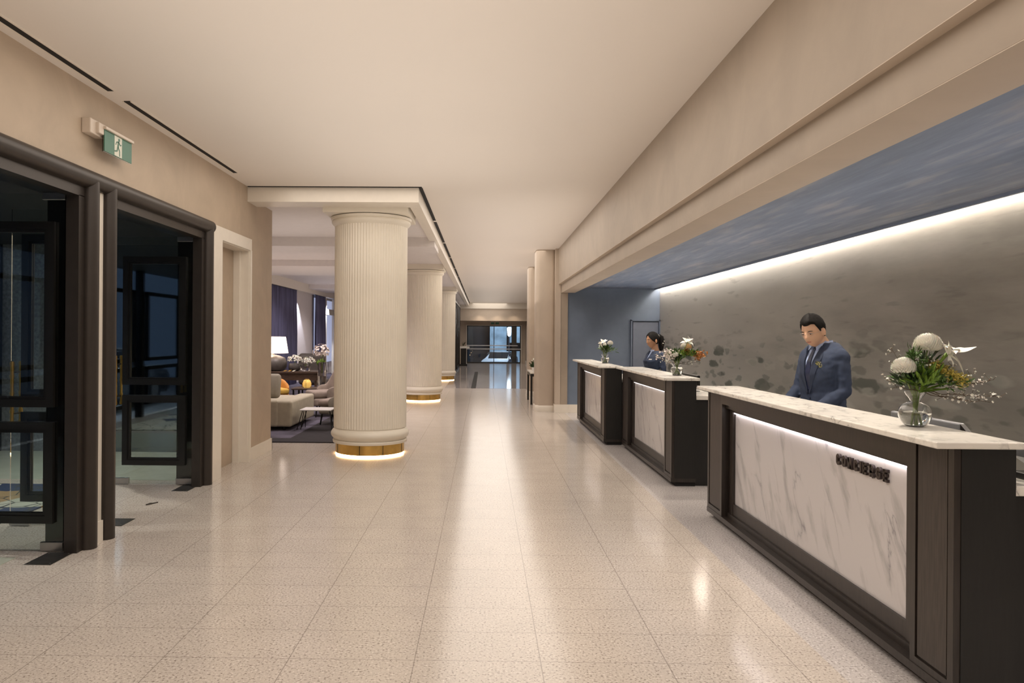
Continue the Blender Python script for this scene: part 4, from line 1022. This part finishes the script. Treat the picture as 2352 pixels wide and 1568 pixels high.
obj('twigs', twb, 'stem', t); obj('twig_blossoms', flb, 'petal_white', t)

# --- farthest counter bouquet
cx, cy, cz = 1.99, 12.1, 1.16
vase(cx, cy, cz, .15, 'clear glass vase of white flowers on the farthest counter', [(r*.98, z_) for r, z_ in vp2], water=.6)
t = thing('flower_bouquet', 'small compact bouquet of white flowers on the farthest counter', 'flowers', (cx, cy, cz+.01))
part('white_rose', 'petal_white', t, lambda b: (mum(b, (cx+.075, cy-.03, cz+.325), .055), mum(b, (cx-.02, cy-.05, cz+.30), .035)))
part('lily', 'petal_white', t, lambda b: (lily(b, (cx-.03, cy, cz+.34), (-.3, -.6, .9), .075), lily(b, (cx-.07, cy-.02, cz+.31), (-.9, -.4, .2), .06)))
part('green_foliage', 'leaf', t, lambda b: (foliage(b, (cx, cy, cz+.22), 130, (.13, .09, .08), .06, .02, .3, 41), foliage(b, (cx+.10, cy, cz+.20), 40, (.09, .06, .06), .07, .015, .0, 43)))
part('dark_foliage', 'leaf_dark', t, lambda b: foliage(b, (cx, cy, cz+.17), 60, (.07, .07, .08), .06, .02, .5, 42))
part('cut_stems', 'stem_green', t, lambda b: [ringtube(b, [(cx+.03*math.cos(a), cy+.03*math.sin(a), cz+.01), (cx-.01*math.cos(a), cy-.01*math.sin(a), cz+.105), (cx-.06*math.cos(a), cy-.04*math.sin(a), cz+.26)], .004, 6) for a in [k*.9 for k in range(7)]], True)

# ================================================================ DESK EQUIPMENT
M['screen_back'] = plain('silver_monitor_back', (.30, .31, .33), .3, .6, var=.03)
t = thing('monitor', 'flat grey monitor standing behind the concierge counter by the vase', 'monitor', (2.46, 4.12, .97))
def mon(b):
    rbox(b, -.015, .015, -.33, .33, -.10, .10, .006, 2)
o = part('monitor_panel', 'screen_back', t, lambda b: (rbox(b, 2.425, 2.455, 3.80, 4.44, 1.02, 1.17, .008, 2)))
part('screen', 'dark', t, lambda b: box(b, 2.4555, 2.458, 3.82, 4.42, 1.03, 1.16))
part('stand', 'nickel', t, lambda b: (box(b, 2.44, 2.47, 4.07, 4.17, .975, 1.05), rbox(b, 2.37, 2.53, 4.0, 4.24, .97, .979, .003, 1)))
part('side_flap', 'black_frame', t, lambda b: prism(b, [(3.66, 1.06), (3.70, 1.10), (3.80, 1.165), (3.80, 1.14)], 2.428, 2.452, 'X'))
t = thing('card_terminal', 'tilted grey card reader at the near end of the concierge worktop', 'card reader', (2.45, 3.35, .97))
def term(b):
    prism(b, [(2.40, 1.115), (2.405, 1.075), (2.53, .99), (2.56, .99), (2.56, 1.03)], 3.26, 3.40, 'Y')
part('housing', 'screen_back', t, term, bev=.003)
part('keypad', 'black_frame', t, lambda b: rbox(b, 2.42, 2.56, 3.24, 3.44, .97, 1.0, .005, 2))
part('cord', 'black_metal', t, lambda b: ringtube(b, [(2.42, 3.30, .985), (2.40, 3.27, 1.0), (2.41, 3.25, 1.015), (2.44, 3.26, 1.01), (2.47, 3.24, .985), (2.54, 3.26, .978)], .006, 8), True)
t = thing('monitor', 'black monitor edge behind the middle counter vase', 'monitor', (2.42, 8.9, .97))
part('monitor_panel', 'black_frame', t, lambda b: rbox(b, 2.41, 2.44, 8.35, 9.0, 1.03, 1.165, .006, 2))
part('stand', 'nickel', t, lambda b: (box(b, 2.415, 2.435, 8.62, 8.72, .97, 1.05), rbox(b, 2.36, 2.50, 8.55, 8.79, .97, .979, .003, 1)))
t = thing('telephone', 'black desk telephone at the far end of the middle counter', 'telephone', (2.42, 10.45, .97))
part('base', 'black_frame', t, lambda b: prism(b, [(2.34, .97), (2.52, .97), (2.52, 1.10), (2.50, 1.11), (2.34, 1.0)], 10.35, 10.55, 'Y'), bev=.004)
part('handset', 'black_frame', t, lambda b: ringtube(b, [(2.36, 10.38, 1.03), (2.42, 10.38, 1.10), (2.49, 10.38, 1.13)], [.025, .018, .025], 10), True)

# ================================================================ PEOPLE
def bake(bm, voxel, smooth=4, fac=.5):
    me = bpy.data.meshes.new('b'); bm.to_mesh(me); bm.free()
    o = bpy.data.objects.new('b', me); COL.objects.link(o)
    r = o.modifiers.new('r', 'REMESH'); r.mode = 'VOXEL'; r.voxel_size = voxel
    s = o.modifiers.new('s', 'SMOOTH'); s.iterations = smooth; s.factor = fac
    dg = bpy.context.evaluated_depsgraph_get(); dg.update()
    m2 = bpy.data.meshes.new_from_object(o.evaluated_get(dg))
    bpy.data.objects.remove(o); bpy.data.meshes.remove(me)
    out = BM(); out.from_mesh(m2); bpy.data.meshes.remove(m2)
    return out
def gs(x, s): return math.exp(-(x/s)**2)
def head_pt(th, ph, female=False, hair=None):
    """th 0 top .. pi bottom ; ph angle, front = -y ; metres around head centre"""
    x = math.sin(th)*math.sin(ph); y = -math.sin(th)*math.cos(ph); z = math.cos(th)
    W, D, H = (.0715, .094, .116) if not female else (.068, .092, .110)
    X, Y, Z = x*W, y*D, z*H
    if z < .1:
        k = (.1-z)/1.1
        X *= 1-.30*k**1.3-(.10 if female else .04)*k*k
        if y > 0: Y *= 1-.45*k
        else: Y *= 1-.02*k
    # squared jaw
    X *= 1+.10*gs(Z+.062, .03)*(0 if female else 1)
    if z > .2 and y > 0: Y *= 1.04
    fr = max(0, -y)
    if fr > .25:
        f = min(1, (fr-.25)*2.2)
        Y += f*.007*(1-gs(X, .05))*0
        # flatten face
        Y = Y*(1-.05*f*gs(Z, .06))
        Y -= f*(.029 if not female else .017)*gs(X, .0125+.006*max(0, (.0-Z)/.035))*(1 if -.034 < Z < .016 else 0)*max(0, min(1, (.016-Z)/.045))*(1 if Z > -.026 else max(0, 1-(-.026-Z)/.009))
        Y -= f*.006*gs(X, .010)*gs(Z-.012, .016)
        Y += f*.009*(gs(X-.031, .014)+gs(X+.031, .014))*gs(Z-.006, .012)
        Y -= f*.004*(gs(X-.030, .018)+gs(X+.030, .018))*gs(Z-.026, .008)
        Y -= f*.005*gs(X, .020)*gs(Z+.056, .010)
        Y += f*.003*gs(X, .018)*gs(Z+.056, .0025)
        Y += f*.004*gs(X, .022)*gs(Z+.074, .007)
        Y -= f*.006*gs(X, .020)*gs(Z+.096, .014)
        Y -= f*.004*(gs(X-.042, .02)+gs(X+.042, .02))*gs(Z+.016, .022)
    return Vector((X, Y, Z))
def head_grid(b, xf, female=False, off=None, nu=88, nv=64):
    rows = []
    for i in range(1, nv):
        th = PI*i/nv; row = []
        for k in range(nu):
            ph = 2*PI*k/nu; p = head_pt(th, ph, female)
            if off:
                n = Vector((p.x/.075, p.y/.09, p.z/.11)).normalized(); p = p+n*off(p, th, ph)
            row.append(b.verts.new(xf(p)))
        rows.append(row)
    for i in range(len(rows)-1):
        for k in range(nu): b.faces.new((rows[i][k], rows[i][(k+1) % nu], rows[i+1][(k+1) % nu], rows[i+1][k]))
    top = b.verts.new(xf(head_pt(0.0001, 0, female)+(Vector((0, 0, off(head_pt(.001, 0), .001, 0))) if off else Vector())))
    bot = b.verts.new(xf(head_pt(PI-.0001, 0, female)))
    for k in range(nu):
        b.faces.new((top, rows[0][(k+1) % nu], rows[0][k])); b.faces.new((bot, rows[-1][k], rows[-1][(k+1) % nu]))
def hand(b, wrist, d, palm_n, side, s=1.0, curl=.5):
    """d finger direction, palm_n palm normal (down), side +1: thumb on +lateral"""
    w = Vector(wrist); d = Vector(d).normalized(); n = Vector(palm_n); n = (n-d*n.dot(d)).normalized(); l = d.cross(n).normalized()*side
    # palm
    ringtube(b, [w-d*.02, w+d*.01, w+d*.045, w+d*.085], [.026*s, .030*s, .042*s, .040*s], 14, True, [.75, .6, .42, .38])
    lens = [.068, .078, .072, .056]; offs = [.030, .010, -.010, -.029]
    for ln, of in zip(lens, offs):
        p0 = w+d*.075+l*of*s; p = [p0]; dd = d.copy(); a = 0
        for j, fr in enumerate((.45, .32, .23)):
            dd = (dd+n*curl*(.35+.35*j)).normalized(); p.append(p[-1]+dd*ln*fr*s)
        ringtube(b, p, [.0092*s, .0088*s, .008*s, .0065*s], 8)
    tb = w+d*.022+l*.030*s
    ringtube(b, [tb-l*.012, tb+l*.018+d*.024, tb+l*.028+d*.05+n*.008, tb+l*.026+d*.072+n*.014], [.015*s, .0125*s, .0105*s, .008*s], 8)
M['skin_m'] = plain('warm_skin', (.63, .39, .26), .5, var=.05, Subsurface_Weight=.08)
M['skin_f'] = plain('tan_skin', (.42, .225, .13), .5, var=.05, Subsurface_Weight=.08)
M['lip'] = plain('lip_tone', (.42, .17, .13), .45, var=.05)
M['hair'] = plain('black_hair', (.005, .004, .0035), .7, var=.3, scale=60, Specular_IOR_Level=.2)
M['eye_white'] = plain('eye_white', (.55, .50, .46), .3, var=.02)
M['iris'] = plain('dark_iris', (.012, .008, .006), .2, var=.02)
M['suit'] = plain('navy_suit_wool', (.024, .038, .078), .8, var=.12, scale=30, bump=.1, bscale=400)
M['suit_dark'] = plain('navy_lapel_edge', (.017, .027, .058), .8, var=.1)
M['waistcoat'] = plain('charcoal_plum_waistcoat', (.035, .030, .045), .8, var=.15)
M['tie'] = plain('navy_silk_tie', (.010, .016, .050), .4, var=.1)
M['trouser'] = plain('navy_trouser_wool', (.018, .028, .06), .85, var=.1)
M['shoe'] = plain('black_leather_shoe', (.01, .009, .009), .3, var=.1)
def shirtmat():
    m, nt, b = newmat('blue_checked_shirt'); v = pos(nt)
    ck = N(nt, 'ShaderNodeTexChecker'); ck.inputs['Scale'].default_value = 420; ck.inputs['Color1'].default_value = (.30, .40, .66, 1); ck.inputs['Color2'].default_value = (.50, .58, .78, 1)
    L(nt, v, ck.inputs['Vector']); L(nt, ck.outputs['Color'], b.inputs['Base Color']); b.inputs['Roughness'].default_value = .7; return m
M['shirt'] = shirtmat()
def psq():
    m, nt, b = newmat('floral_pocket_square'); v = pos(nt)
    vo = N(nt, 'ShaderNodeTexVoronoi'); vo.inputs['Scale'].default_value = 120; L(nt, v, vo.inputs['Vector'])
    r = ramp(nt, vo.outputs['Color'], [(.3, (.02, .03, .04)), (.5, (.30, .28, .10)), (.7, (.62, .64, .58))], 'CONSTANT')
    L(nt, r.outputs['Color'], b.inputs['Base Color']); return m
M['pocket_square'] = psq()

def person(label, loc, rz, female, H, head_yaw, head_pitch, head_fwd, arms, head_roll=0, sc=1.0):
    t = thing('person', label, 'person', (0, 0, 0))
    k = H/1.77
    hx = Vector((head_fwd[0], head_fwd[1], 1.655*k if not female else 1.55*k*1.0))
    HC = Vector((head_fwd[0], head_fwd[1], head_fwd[2]))
    R = Matrix.Rotation(head_yaw, 3, 'Z') @ Matrix.Rotation(head_pitch, 3, 'X') @ Matrix.Rotation(head_roll, 3, 'Y')
    hs = 1.05/sc
    def xf(p):
        q = p*hs-Vector((0, .02, -.05))
        return R @ q+HC+Vector((0, .02, -.05))
    sh = 1.44*k if not female else 1.36
    if female: secs = [(0, .0, .80, .165, .12), (0, .01, .90, .180, .125), (0, 0, 1.00, .150, .105), (0, -.005, 1.08, .135, .10), (0, -.015, 1.18, .155, .125), (0, -.02, 1.24, .165, .135), (0, 0, 1.31, .170, .105), (0, .01, 1.355, .150, .085), (0, .012, 1.385, .10, .07), (0, .0, 1.41, .062, .06)]
    else: secs = [(0, .0, .80, .185, .13), (0, 0, .92, .182, .132), (0, 0, 1.05, .165, .122), (0, -.005, 1.16, .160, .122), (0, -.012, 1.27, .178, .130), (0, -.008, 1.36, .190, .120), (0, .005, 1.425, .186, .100), (0, .012, 1.465, .142, .082), (0, .010, 1.495, .092, .070), (0, .004, 1.515, .066, .062)]
    def front(x, z, off):
        for a, b in zip(secs, secs[1:]):
            if a[2] <= z <= b[2]:
                u = (z-a[2])/(b[2]-a[2]); cy, rx, ry = (a[j]+(b[j]-a[j])*u for j in (1, 3, 4)); break
        else:
            cy, rx, ry = (secs[0] if z < secs[0][2] else secs[-1])[1], (secs[0] if z < secs[0][2] else secs[-1])[3], (secs[0] if z < secs[0][2] else secs[-1])[4]
        q = max(.05, 1-(abs(x)/rx)**2.3)
        return cy-ry*q**(1/2.3)-off
    # ---- body (one continuous skin)
    b = BM()
    head_grid(b, xf, female)
    for s in (-1, 1):
        c = xf(Vector((s*.077, .012, -.010)))
        ell(b, c, (.010, .018, .031), 12, 10, R)
    nb = xf(Vector((0, .022, -.075)))
    ringtube(b, [Vector((0, .012, sh-.06)), Vector((0, .010, sh+.02)), (Vector((0, .008, sh+.05))+nb)/2, nb+Vector((0, 0, .03))], [.075, .060, .054 if not female else .048, .05 if not female else .045], 18)
    loft(b, [(c[0], c[1], c[2], c[3]*.86, c[4]*.80) for c in secs[:-2]], 28, 2.3)
    for s in (-1, 1):
        A = arms[0] if s > 0 else arms[1]
        sho = Vector((s*(.160 if not female else .140), .01, sh-.04)); el, wr = Vector(A[0]), Vector(A[1])
        ringtube(b, [sho, (sho+el)/2, el, (el+wr)/2, wr], [.050, .042, .036, .034, .026], 14)
        hand(b, wr+(wr-el).normalized()*.01, A[2], (0, 0, -1) if len(A) < 4 else A[3], -s, .95 if not female else .85)
    for s in (-1, 1):
        ringtube(b, [(s*.085, 0, .90), (s*.095, -.01, .50), (s*.095, .01, .30), (s*.095, .02, .09)], [.078, .055, .05, .035], 14)
        ringtube(b, [(s*.095, .04, .06), (s*.10, -.06, .045), (s*.105, -.14, .03)], [.035, .035, .022], 12)
    bb = bake(b, .0055, 3)
    body = obj('body', bb, 'skin_f' if female else 'skin_m', t, True)
    # ---- trousers, shoes
    b = BM(); loft(b, [(0, 0, .78, .155, .115), (0, 0, .90, .170, .122), (0, 0, 1.0, .155, .112)], 24, 2.3)
    for s in (-1, 1): ringtube(b, [(s*.075, 0, .86), (s*.09, -.01, .50), (s*.095, .01, .30), (s*.095, .02, .10)], [.092, .075, .066, .06], 18)
    obj('trousers', bake(b, .012, 3), 'trouser', t, True)
    for s in (-1, 1):
        b = BM(); loft(b, [(s*.10, -.045, 0, .05, .145), (s*.10, -.045, .02, .052, .148), (s*.10, -.035, .05, .046, .13), (s*.10, .02, .09, .042, .06), (s*.10, .03, .12, .04, .045)], 20, 2.3)
        obj('shoe', b, 'shoe', t, True)
    # ---- jacket
    b = BM(); g = .012
    loft(b, [(c[0], c[1], c[2]+(.005 if i > 5 else 0), c[3]+g*.6, c[4]+g*.6) for i, c in enumerate(secs[:-1])], 32, 2.3)
    for s in (-1, 1):
        A = arms[0] if s > 0 else arms[1]
        sho = Vector((s*(.163 if not female else .142), .01, sh-.035)); el, wr = Vector(A[0]), Vector(A[1])
        d = (el-sho); c2 = wr+(el-wr).normalized()*.015
        nn = 10; pts = []; rad = []
        for i in range(nn+1):
            u = i/nn; p = sho.lerp(el, u); pts.append(p); rad.append((.062-.012*u+.0018*math.sin(u*19+s))*(1 if not female else .85))
        for i in range(1, 8):
            u = i/7; pts.append(el.lerp(c2, u)); rad.append((.050-.008*u+.002*math.sin(u*17))*(1 if not female else .85))
        ringtube(b, pts, rad, 20)
        ell(b, sho+Vector((s*.0, 0, -.004)), (.060, .062, .052), 16, 12)
    jb = bake(b, .009, 5)
    # soft folds
    for v in jb.verts:
        p = v.co
        v.co += v.normal*(.006*noise.noise(Vector((p.x*9, p.y*9, p.z*15)))+(.006 if abs(p.x) > .15 else .003)*noise.noise(Vector((p.x*14+p.z*20, p.y*16, p.z*30-p.y*22))))
    # open V at the chest: push inward so the shirt shows
    def vhalf(z):
        z0, z1 = (1.09, 1.50) if not female else (1.20, 1.42)
        if z < z0 or z > z1+.05: return -1
        return (.066 if not female else .045)*((z-z0)/(z1-z0))**.85
    for v in jb.verts:
        h = vhalf(v.co.z)
        if v.co.y < -.01 and h > 0 and abs(v.co.x) < h: v.co.y += .020*min(1, (h-abs(v.co.x))/.012)
    obj('jacket', jb, 'suit', t, True)
    def strip(name, mat, zs, fl, fr_, off, th=.003, n=6, parent=t):
        b = BM(); prev = None
        for i in range(25):
            z = zs[0]+(zs[1]-zs[0])*i/24; a, c = fl(z), fr_(z)
            row = [b.verts.new((a+(c-a)*j/n, front(a+(c-a)*j/n, z, off+.0072), z)) for j in range(n+1)]
            if prev:
                for j in range(n): b.faces.new((prev[j], prev[j+1], row[j+1], row[j]))
            prev = row
        o = obj(name, b, mat, parent, True); md = o.modifiers.new('t', 'SOLIDIFY'); md.thickness = th; md.offset = -1
        return o
    if not female:
        strip('shirt', 'shirt', (1.20, 1.502), lambda z: -vhalf(z)-.012, lambda z: vhalf(z)+.012, -.011)
        strip('waistcoat', 'waistcoat', (1.08, 1.33), lambda z: -max(.004, vhalf(z))-.006, lambda z: max(.004, vhalf(z))+.006, -.0085)
        strip('tie', 'tie', (1.14, 1.465), lambda z: -.010-.016*min(1, max(0, (1.47-z)/.18)), lambda z: .010+.016*min(1, max(0, (1.47-z)/.18)), -.002, .004)
        part('tie_knot', 'tie', t, lambda b: ell(b, (0, front(0, 1.47, .006), 1.475), (.019, .011, .019), 12, 8), True)
        for s in (-1, 1):
            strip('lapel', 'suit_dark', (1.115, 1.475), lambda z: s*(vhalf(z)-.004), lambda z: s*(vhalf(z)+.006+.052*min(1, ((z-1.115)/.22))**.9*(1 if z < 1.40 else max(.25, 1-(z-1.40)*9))), .004, .004)
            # collar leaf
            def leafc(b):
                P = [(s*.008, front(.008, 1.480, .016), 1.490), (s*.040, front(.04, 1.44, .018), 1.442), (s*.066, front(.066, 1.47, .014), 1.478), (s*.064, -.030, 1.512), (s*.036, -.056, 1.518), (s*.012, -.066, 1.512)]
                vv = [b.verts.new(q) for q in P]; b.faces.new(vv)
            o = part('shirt_collar', 'shirt', t, leafc); o.modifiers.new('t', 'SOLIDIFY').thickness = .003
        def jcol(b):
            rg = []
            for (r1, r2, z) in ((.104, .074, 1.462), (.086, .066, 1.506), (.078, .060, 1.506), (.084, .062, 1.462)):
                rg.append([b.verts.new((r1*math.sin(a), .010+r2*math.cos(a), z-.030*max(0, -math.cos(a)+.2))) for a in [-1.9+3.8*i/28 for i in range(29)]])
            for i in range(4):
                for q in range(28): b.faces.new((rg[i][q], rg[i][q+1], rg[(i+1) % 4][q+1], rg[(i+1) % 4][q]))
        part('jacket_collar', 'suit_dark', t, jcol, True)
        def colr(b):
            rg = []
            for (r1, r2, z) in ((.073, .064, 1.480), (.065, .057, 1.518), (.061, .053, 1.518), (.066, .058, 1.478)):
                rg.append([b.verts.new((r1*math.sin(a), .004-r2*math.cos(a), z-.012*(1+math.cos(a))/2)) for a in [2*PI*i/32 for i in range(32)]])
            for i in range(4):
                for q in range(32): b.faces.new((rg[i][q], rg[i][(q+1) % 32], rg[(i+1) % 4][(q+1) % 32], rg[(i+1) % 4][q]))
        part('collar_band', 'shirt', t, colr, True)
        part('pocket_square', 'pocket_square', t, lambda b: [petal(b, (.098+.006*i, front(.10, 1.325, .010), 1.318), (-.35+.22*i, -.25, 1), (0, -1, .1), .052, .035, .1) for i in range(4)], label='patterned pocket square in the breast pocket')
        part('breast_pocket', 'suit_dark', t, lambda b: [b.faces.new([b.verts.new((x, front(x, z, .0095), z)) for x, z in ((.078, 1.312), (.138, 1.322), (.138, 1.334), (.078, 1.324))])])
        part('button', 'suit_dark', t, lambda b: [cyl(b, (0.012, front(.01, z, .008), z), (0.012, front(.01, z, .014), z), .009, seg=12) for z in (1.09, 1.0)])
    else:
        for s in (-1, 1):
            strip('lapel', 'suit_dark', (1.205, 1.385), lambda z: s*(vhalf(z)-.003), lambda z: s*(vhalf(z)+.010+.045*min(1, (z-1.205)/.12)*(1 if z < 1.35 else max(.3, 1-(z-1.35)*14))), .004, .004)
        strip('blouse', 'shirt', (1.21, 1.405), lambda z: -vhalf(z)-.010, lambda z: vhalf(z)+.010, -.010)
        part('name_badge', 'nickel', t, lambda b: [b.faces.new([b.verts.new((x, front(x, z, .012), z)) for x, z in ((.065, 1.262), (.115, 1.262), (.115, 1.274), (.065, 1.274))])])
    # ---- face parts
    hd = body
    for s in (-1, 1):
        e = part('eye', 'eye_white', t, lambda b: ell(b, xf(Vector((s*.030, -.0775, .004))), (.0125*hs, .007, .0034 if not female else .0055), 14, 10, R), True)
        part('iris', 'iris', e, lambda b: ell(b, xf(Vector((s*.030, -.0830, .0018))), (.0055, .003, .0030), 12, 8, R), True)
        part('eyelid', 'hair', e, lambda b: ringtube(b, [xf(Vector((s*(.030+u*.014), -.0845+.004*u*u, (.0090 if female else .0060)-.003*u*u))) for u in (-1, -.5, 0, .5, 1)], [.0009, .0013, .0014, .0013, .0008], 6), True)
        part('eyebrow', 'hair', t, lambda b: ringtube(b, [xf(Vector((s*(.032+u*.018), -.0895+.004*(u+.3)**2+(.004 if u > .4 else 0), .0245-.004*(u-.2)**2-.001*u))) for u in (-1, -.5, 0, .5, 1)], [.0016, .0028, .0029, .0024, .0012], 8), True)
    def lips(b):
        for dz, rr in ((-.0540, .0020), (-.0595, .0026)):
            ringtube(b, [xf(Vector((u*.021, (-.0893 if not female else -.0835)+.0075*u*u, dz+(.001 if dz > -.055 else -.0)*0-.0015*u*u*(-1 if dz < -.055 else 1)))) for u in (-1, -.6, -.2, .2, .6, 1)], [.0008, rr*.8, rr, rr, rr*.8, .0008], 8)
    part('lips', 'lip', t, lips, True)
    # ---- hair
    def hoff(p, th, ph):
        a = abs((ph+PI) % (2*PI)-PI)      # 0 front
        if not female: line = (.060+.008*gs(a-.65, .3) if a < 1.0 else (.062-.062*min(1, (a-1.0)/.35)**1.1 if a < 1.35 else .0-.05*min(1, (a-1.35)/.65)))
        else: line = .072-.075*min(1, (a/1.15)**1.5) if a < 1.15 else (-.003-.05*min(1, (a-1.15)/.8))
        m = max(0, min(1, (p.z-line)/.007))
        if not female and 1.38 < a < 1.85 and p.z < .018: m = 0
        tk = (.009+.012*max(0, p.z/.11)+.007*max(0, min(1, (1.0-a)/.4))*max(0, min(1, (p.z-.06)/.02))) if not female else .010+.006*max(0, p.z/.11)
        return -.006+m*(tk+.006+.0018*noise.noise(Vector((p.x*140, p.y*50, p.z*60))))
    hb = BM(); head_grid(hb, xf, female, hoff, 110, 84)
    if female:
        obj('hair', hb, 'hair', t, True)
        b = BM()
        pts = [xf(Vector(q)) for q in ((0, .080, .050), (.0, .105, .055), (0, .128, .030), (0, .136, -.02), (0, .130, -.08), (.005, .118, -.13), (.008, .108, -.17))]
        ringtube(b, pts, [.022, .030, .042, .046, .042, .030, .010], 16)
        for v in b.verts: v.co += Vector((noise.noise(v.co*40), noise.noise(v.co*40+Vector((5, 0, 0))), 0))*.006
        obj('ponytail', b, 'hair', t, True)
        part('hair_band', 'nickel', t, lambda b: ringtube(b, [xf(Vector((0, .088, .052))), xf(Vector((0, .098, .055)))], .030, 16), True)
    else:
        obj('hair', hb, 'hair', t, True)
        def gl(b):
            for s in (-1, 1):
                rim = [xf(Vector((s*.031+.0205*math.cos(a), -.0965+.010*abs(math.cos(a)*.5+s*.5)**2*1.0, .001+.0150*math.sin(a)))) for a in [2*PI*i/20 for i in range(21)]]
                ringtube(b, rim, .0006, 5)
                ringtube(b, [xf(Vector((s*.055, -.093, .006))), xf(Vector((s*.072, -.05, .006))), xf(Vector((s*.0755, .01, .004))), xf(Vector((s*.076, .03, -.010)))], .0008, 5)
            ringtube(b, [xf(Vector((-.0105, -.100, .004))), xf(Vector((0, -.1065, .006))), xf(Vector((.0105, -.100, .004)))], .0008, 5)
        part('glasses', 'nickel', t, gl, True)
    t.location = loc; t.rotation_euler = (0, 0, rz); t.scale = (sc, sc, sc)
    return t
person('man in navy suit, tie and glasses looking down behind the concierge counter', (2.665, 5.84, 0), math.radians(-72), False, 1.77,
       math.radians(15), math.radians(17), (.005, -.088, 1.590),
       [((.198, .01, 1.14), (.13, -.19, 1.005), (-.15, -.98, -.05)), ((-.225, -.02, 1.14), (-.19, -.22, 1.0), (.05, -1, -.05))], math.radians(-4), 1.042)
person('woman with dark ponytail in navy jacket standing behind the middle counter', (2.54, 10.98, 0), math.radians(-72), True, 1.65,
       math.radians(-2), math.radians(5), (0, -.035, 1.545),
       [((.205, .03, 1.07), (.15, -.20, 1.02), (-.1, -.98, -.1)), ((-.20, .02, 1.07), (-.15, -.20, 1.0), (.05, -1, -.1))])

# ================================================================ LIGHT
W = bpy.data.worlds.new('World'); SC.world = W; W.use_nodes = True
bg = W.node_tree.nodes['Background']; bg.inputs['Color'].default_value = (.16, .24, .42, 1); bg.inputs['Strength'].default_value = .35
def lamp(typ, loc, power, color=(1, .80, .60), rot=(0, 0, 0), **kw):
    d = bpy.data.lights.new('lamp', typ); d.energy = power; d.color = color
    for k_, v_ in kw.items(): setattr(d, k_, v_)
    o = bpy.data.objects.new('lamp_or_fill_light', d); COL.objects.link(o); o.location = loc; o.rotation_euler = rot; return o  # shared by real fittings and by unseen lights added for fill
WARM = (1, .915, .83)
def area(loc, sx, sy, power, up, col=WARM):
    o = lamp('AREA', loc, power, col, rot=(PI if up else 0, 0, 0), shape='RECTANGLE', size=sx, size_y=sy)
    return o
area((-.7, 1.5, 3.40), 3.6, 15, 225, False); area((-.7, 1.5, 2.3), 2.6, 15, 75, True)  # unseen panels, downward and upward, added as fill for corridor and ceiling
area((.35, 25.5, 3.40), 1.9, 32, 285, False); area((.35, 25.5, 2.3), 1.5, 32, 100, True)  # second unseen pair, added fill for the far corridor
area((-4.2, 19, 2.2), 3, 16, 34, True, (1, .9, .86)); area((-2.6, 11.3, 2.2), 1.6, 1.8, 3, True, (1, .9, .86))  # unseen upward panels, added to lift the lounge ceiling
area((2.8, 5, 2.2), 1.2, 20, 26, True, (.86, .92, 1))  # unseen upward panel, added to lift the blue niche ceiling
# niche downlights over the counters
for (x, y, p) in ((2.1, 1.2, 60), (1.98, 4.05, 85), (2.2, 5.7, 85), (2.15, 8.7, 85), (2.3, 10.6, 70), (2.1, 12.4, 110), (2.3, 13.9, 90)):
    lamp('SPOT', (x, y, 2.58), p, (1, .88, .74), spot_size=math.radians(92), spot_blend=.7, shadow_soft_size=.025)
for x in (-.2, .8, 1.7): lamp('SPOT', (x, 41.2, 2.95), 14, (1, .8, .6), spot_size=math.radians(130), spot_blend=.8, shadow_soft_size=.03)
# lounge
for (x, y) in ((-3.6, 12.5), (-5.2, 15.5), (-3.4, 16.2), (-4.6, 21), (-4.6, 25), (-4, 30), (-2.2, 22), (-2.2, 14)):
    lamp('SPOT', (x, y, 3.12), 170, (1, .88, .86), spot_size=math.radians(140), spot_blend=1, shadow_soft_size=.1)  # spots without fittings, added to brighten the lounge
lamp('SPOT', (-5.85, 24.3, 2.98), 260, (.85, .88, 1), spot_size=math.radians(80), spot_blend=.4, shadow_soft_size=.03)
lamp('SPOT', (-5.85, 28.6, 2.98), 260, (.95, .95, 1), spot_size=math.radians(80), spot_blend=.4, shadow_soft_size=.03)
lamp('POINT', (-4.93, 17.2, 1.36), 10, (1, .7, .45), shadow_soft_size=.05)
# vestibule, street
lamp('SPOT', (-4.6, 8.3, 2.75), 150, (.95, .95, .85), spot_size=math.radians(120), spot_blend=.8, shadow_soft_size=.05)  # this spot and the next are unseen, added to brighten the vestibule
lamp('SPOT', (-4.9, 5.5, 2.75), 120, (.95, .95, .85), spot_size=math.radians(120), spot_blend=.8, shadow_soft_size=.05)
lamp('POINT', (-9.5, 1.0, 4.5), 2200, (.75, .85, 1), shadow_soft_size=.4)  # point lights without fittings, added to light the cars and facade
lamp('POINT', (1.2, 57, 4.5), 900, (.65, .80, 1), shadow_soft_size=.4)
lamp('POINT', (1.0, 50, 4.5), 600, (.65, .80, 1), shadow_soft_size=.4)

# ================================================================ CAMERA
f = 1700.0; yaw = .015; roll = .007
fw = Vector((-math.sin(yaw), math.cos(yaw), 0)); r = Vector((math.cos(yaw), math.sin(yaw), 0)); d = Vector((0, 0, -1))
r2 = math.cos(roll)*r-math.sin(roll)*d; d2 = math.cos(roll)*d+math.sin(roll)*r
cam = bpy.data.cameras.new('camera'); co = bpy.data.objects.new('camera', cam); COL.objects.link(co)
mw = Matrix(((r2.x, -d2.x, -fw.x, 0), (r2.y, -d2.y, -fw.y, 0), (r2.z, -d2.z, -fw.z, 1.6), (0, 0, 0, 1)))
co.matrix_world = mw
cam.sensor_width = 36; cam.sensor_fit = 'HORIZONTAL'; cam.lens = 36*f/2352
cam.shift_x = .0389036; cam.shift_y = -.0060283; cam.clip_start = .05; cam.clip_end = 200
SC.camera = co
vs = SC.view_settings; vs.view_transform = 'Standard'; vs.look = 'None'; vs.gamma = 1; vs.use_curve_mapping = False; vs.exposure = 0.0
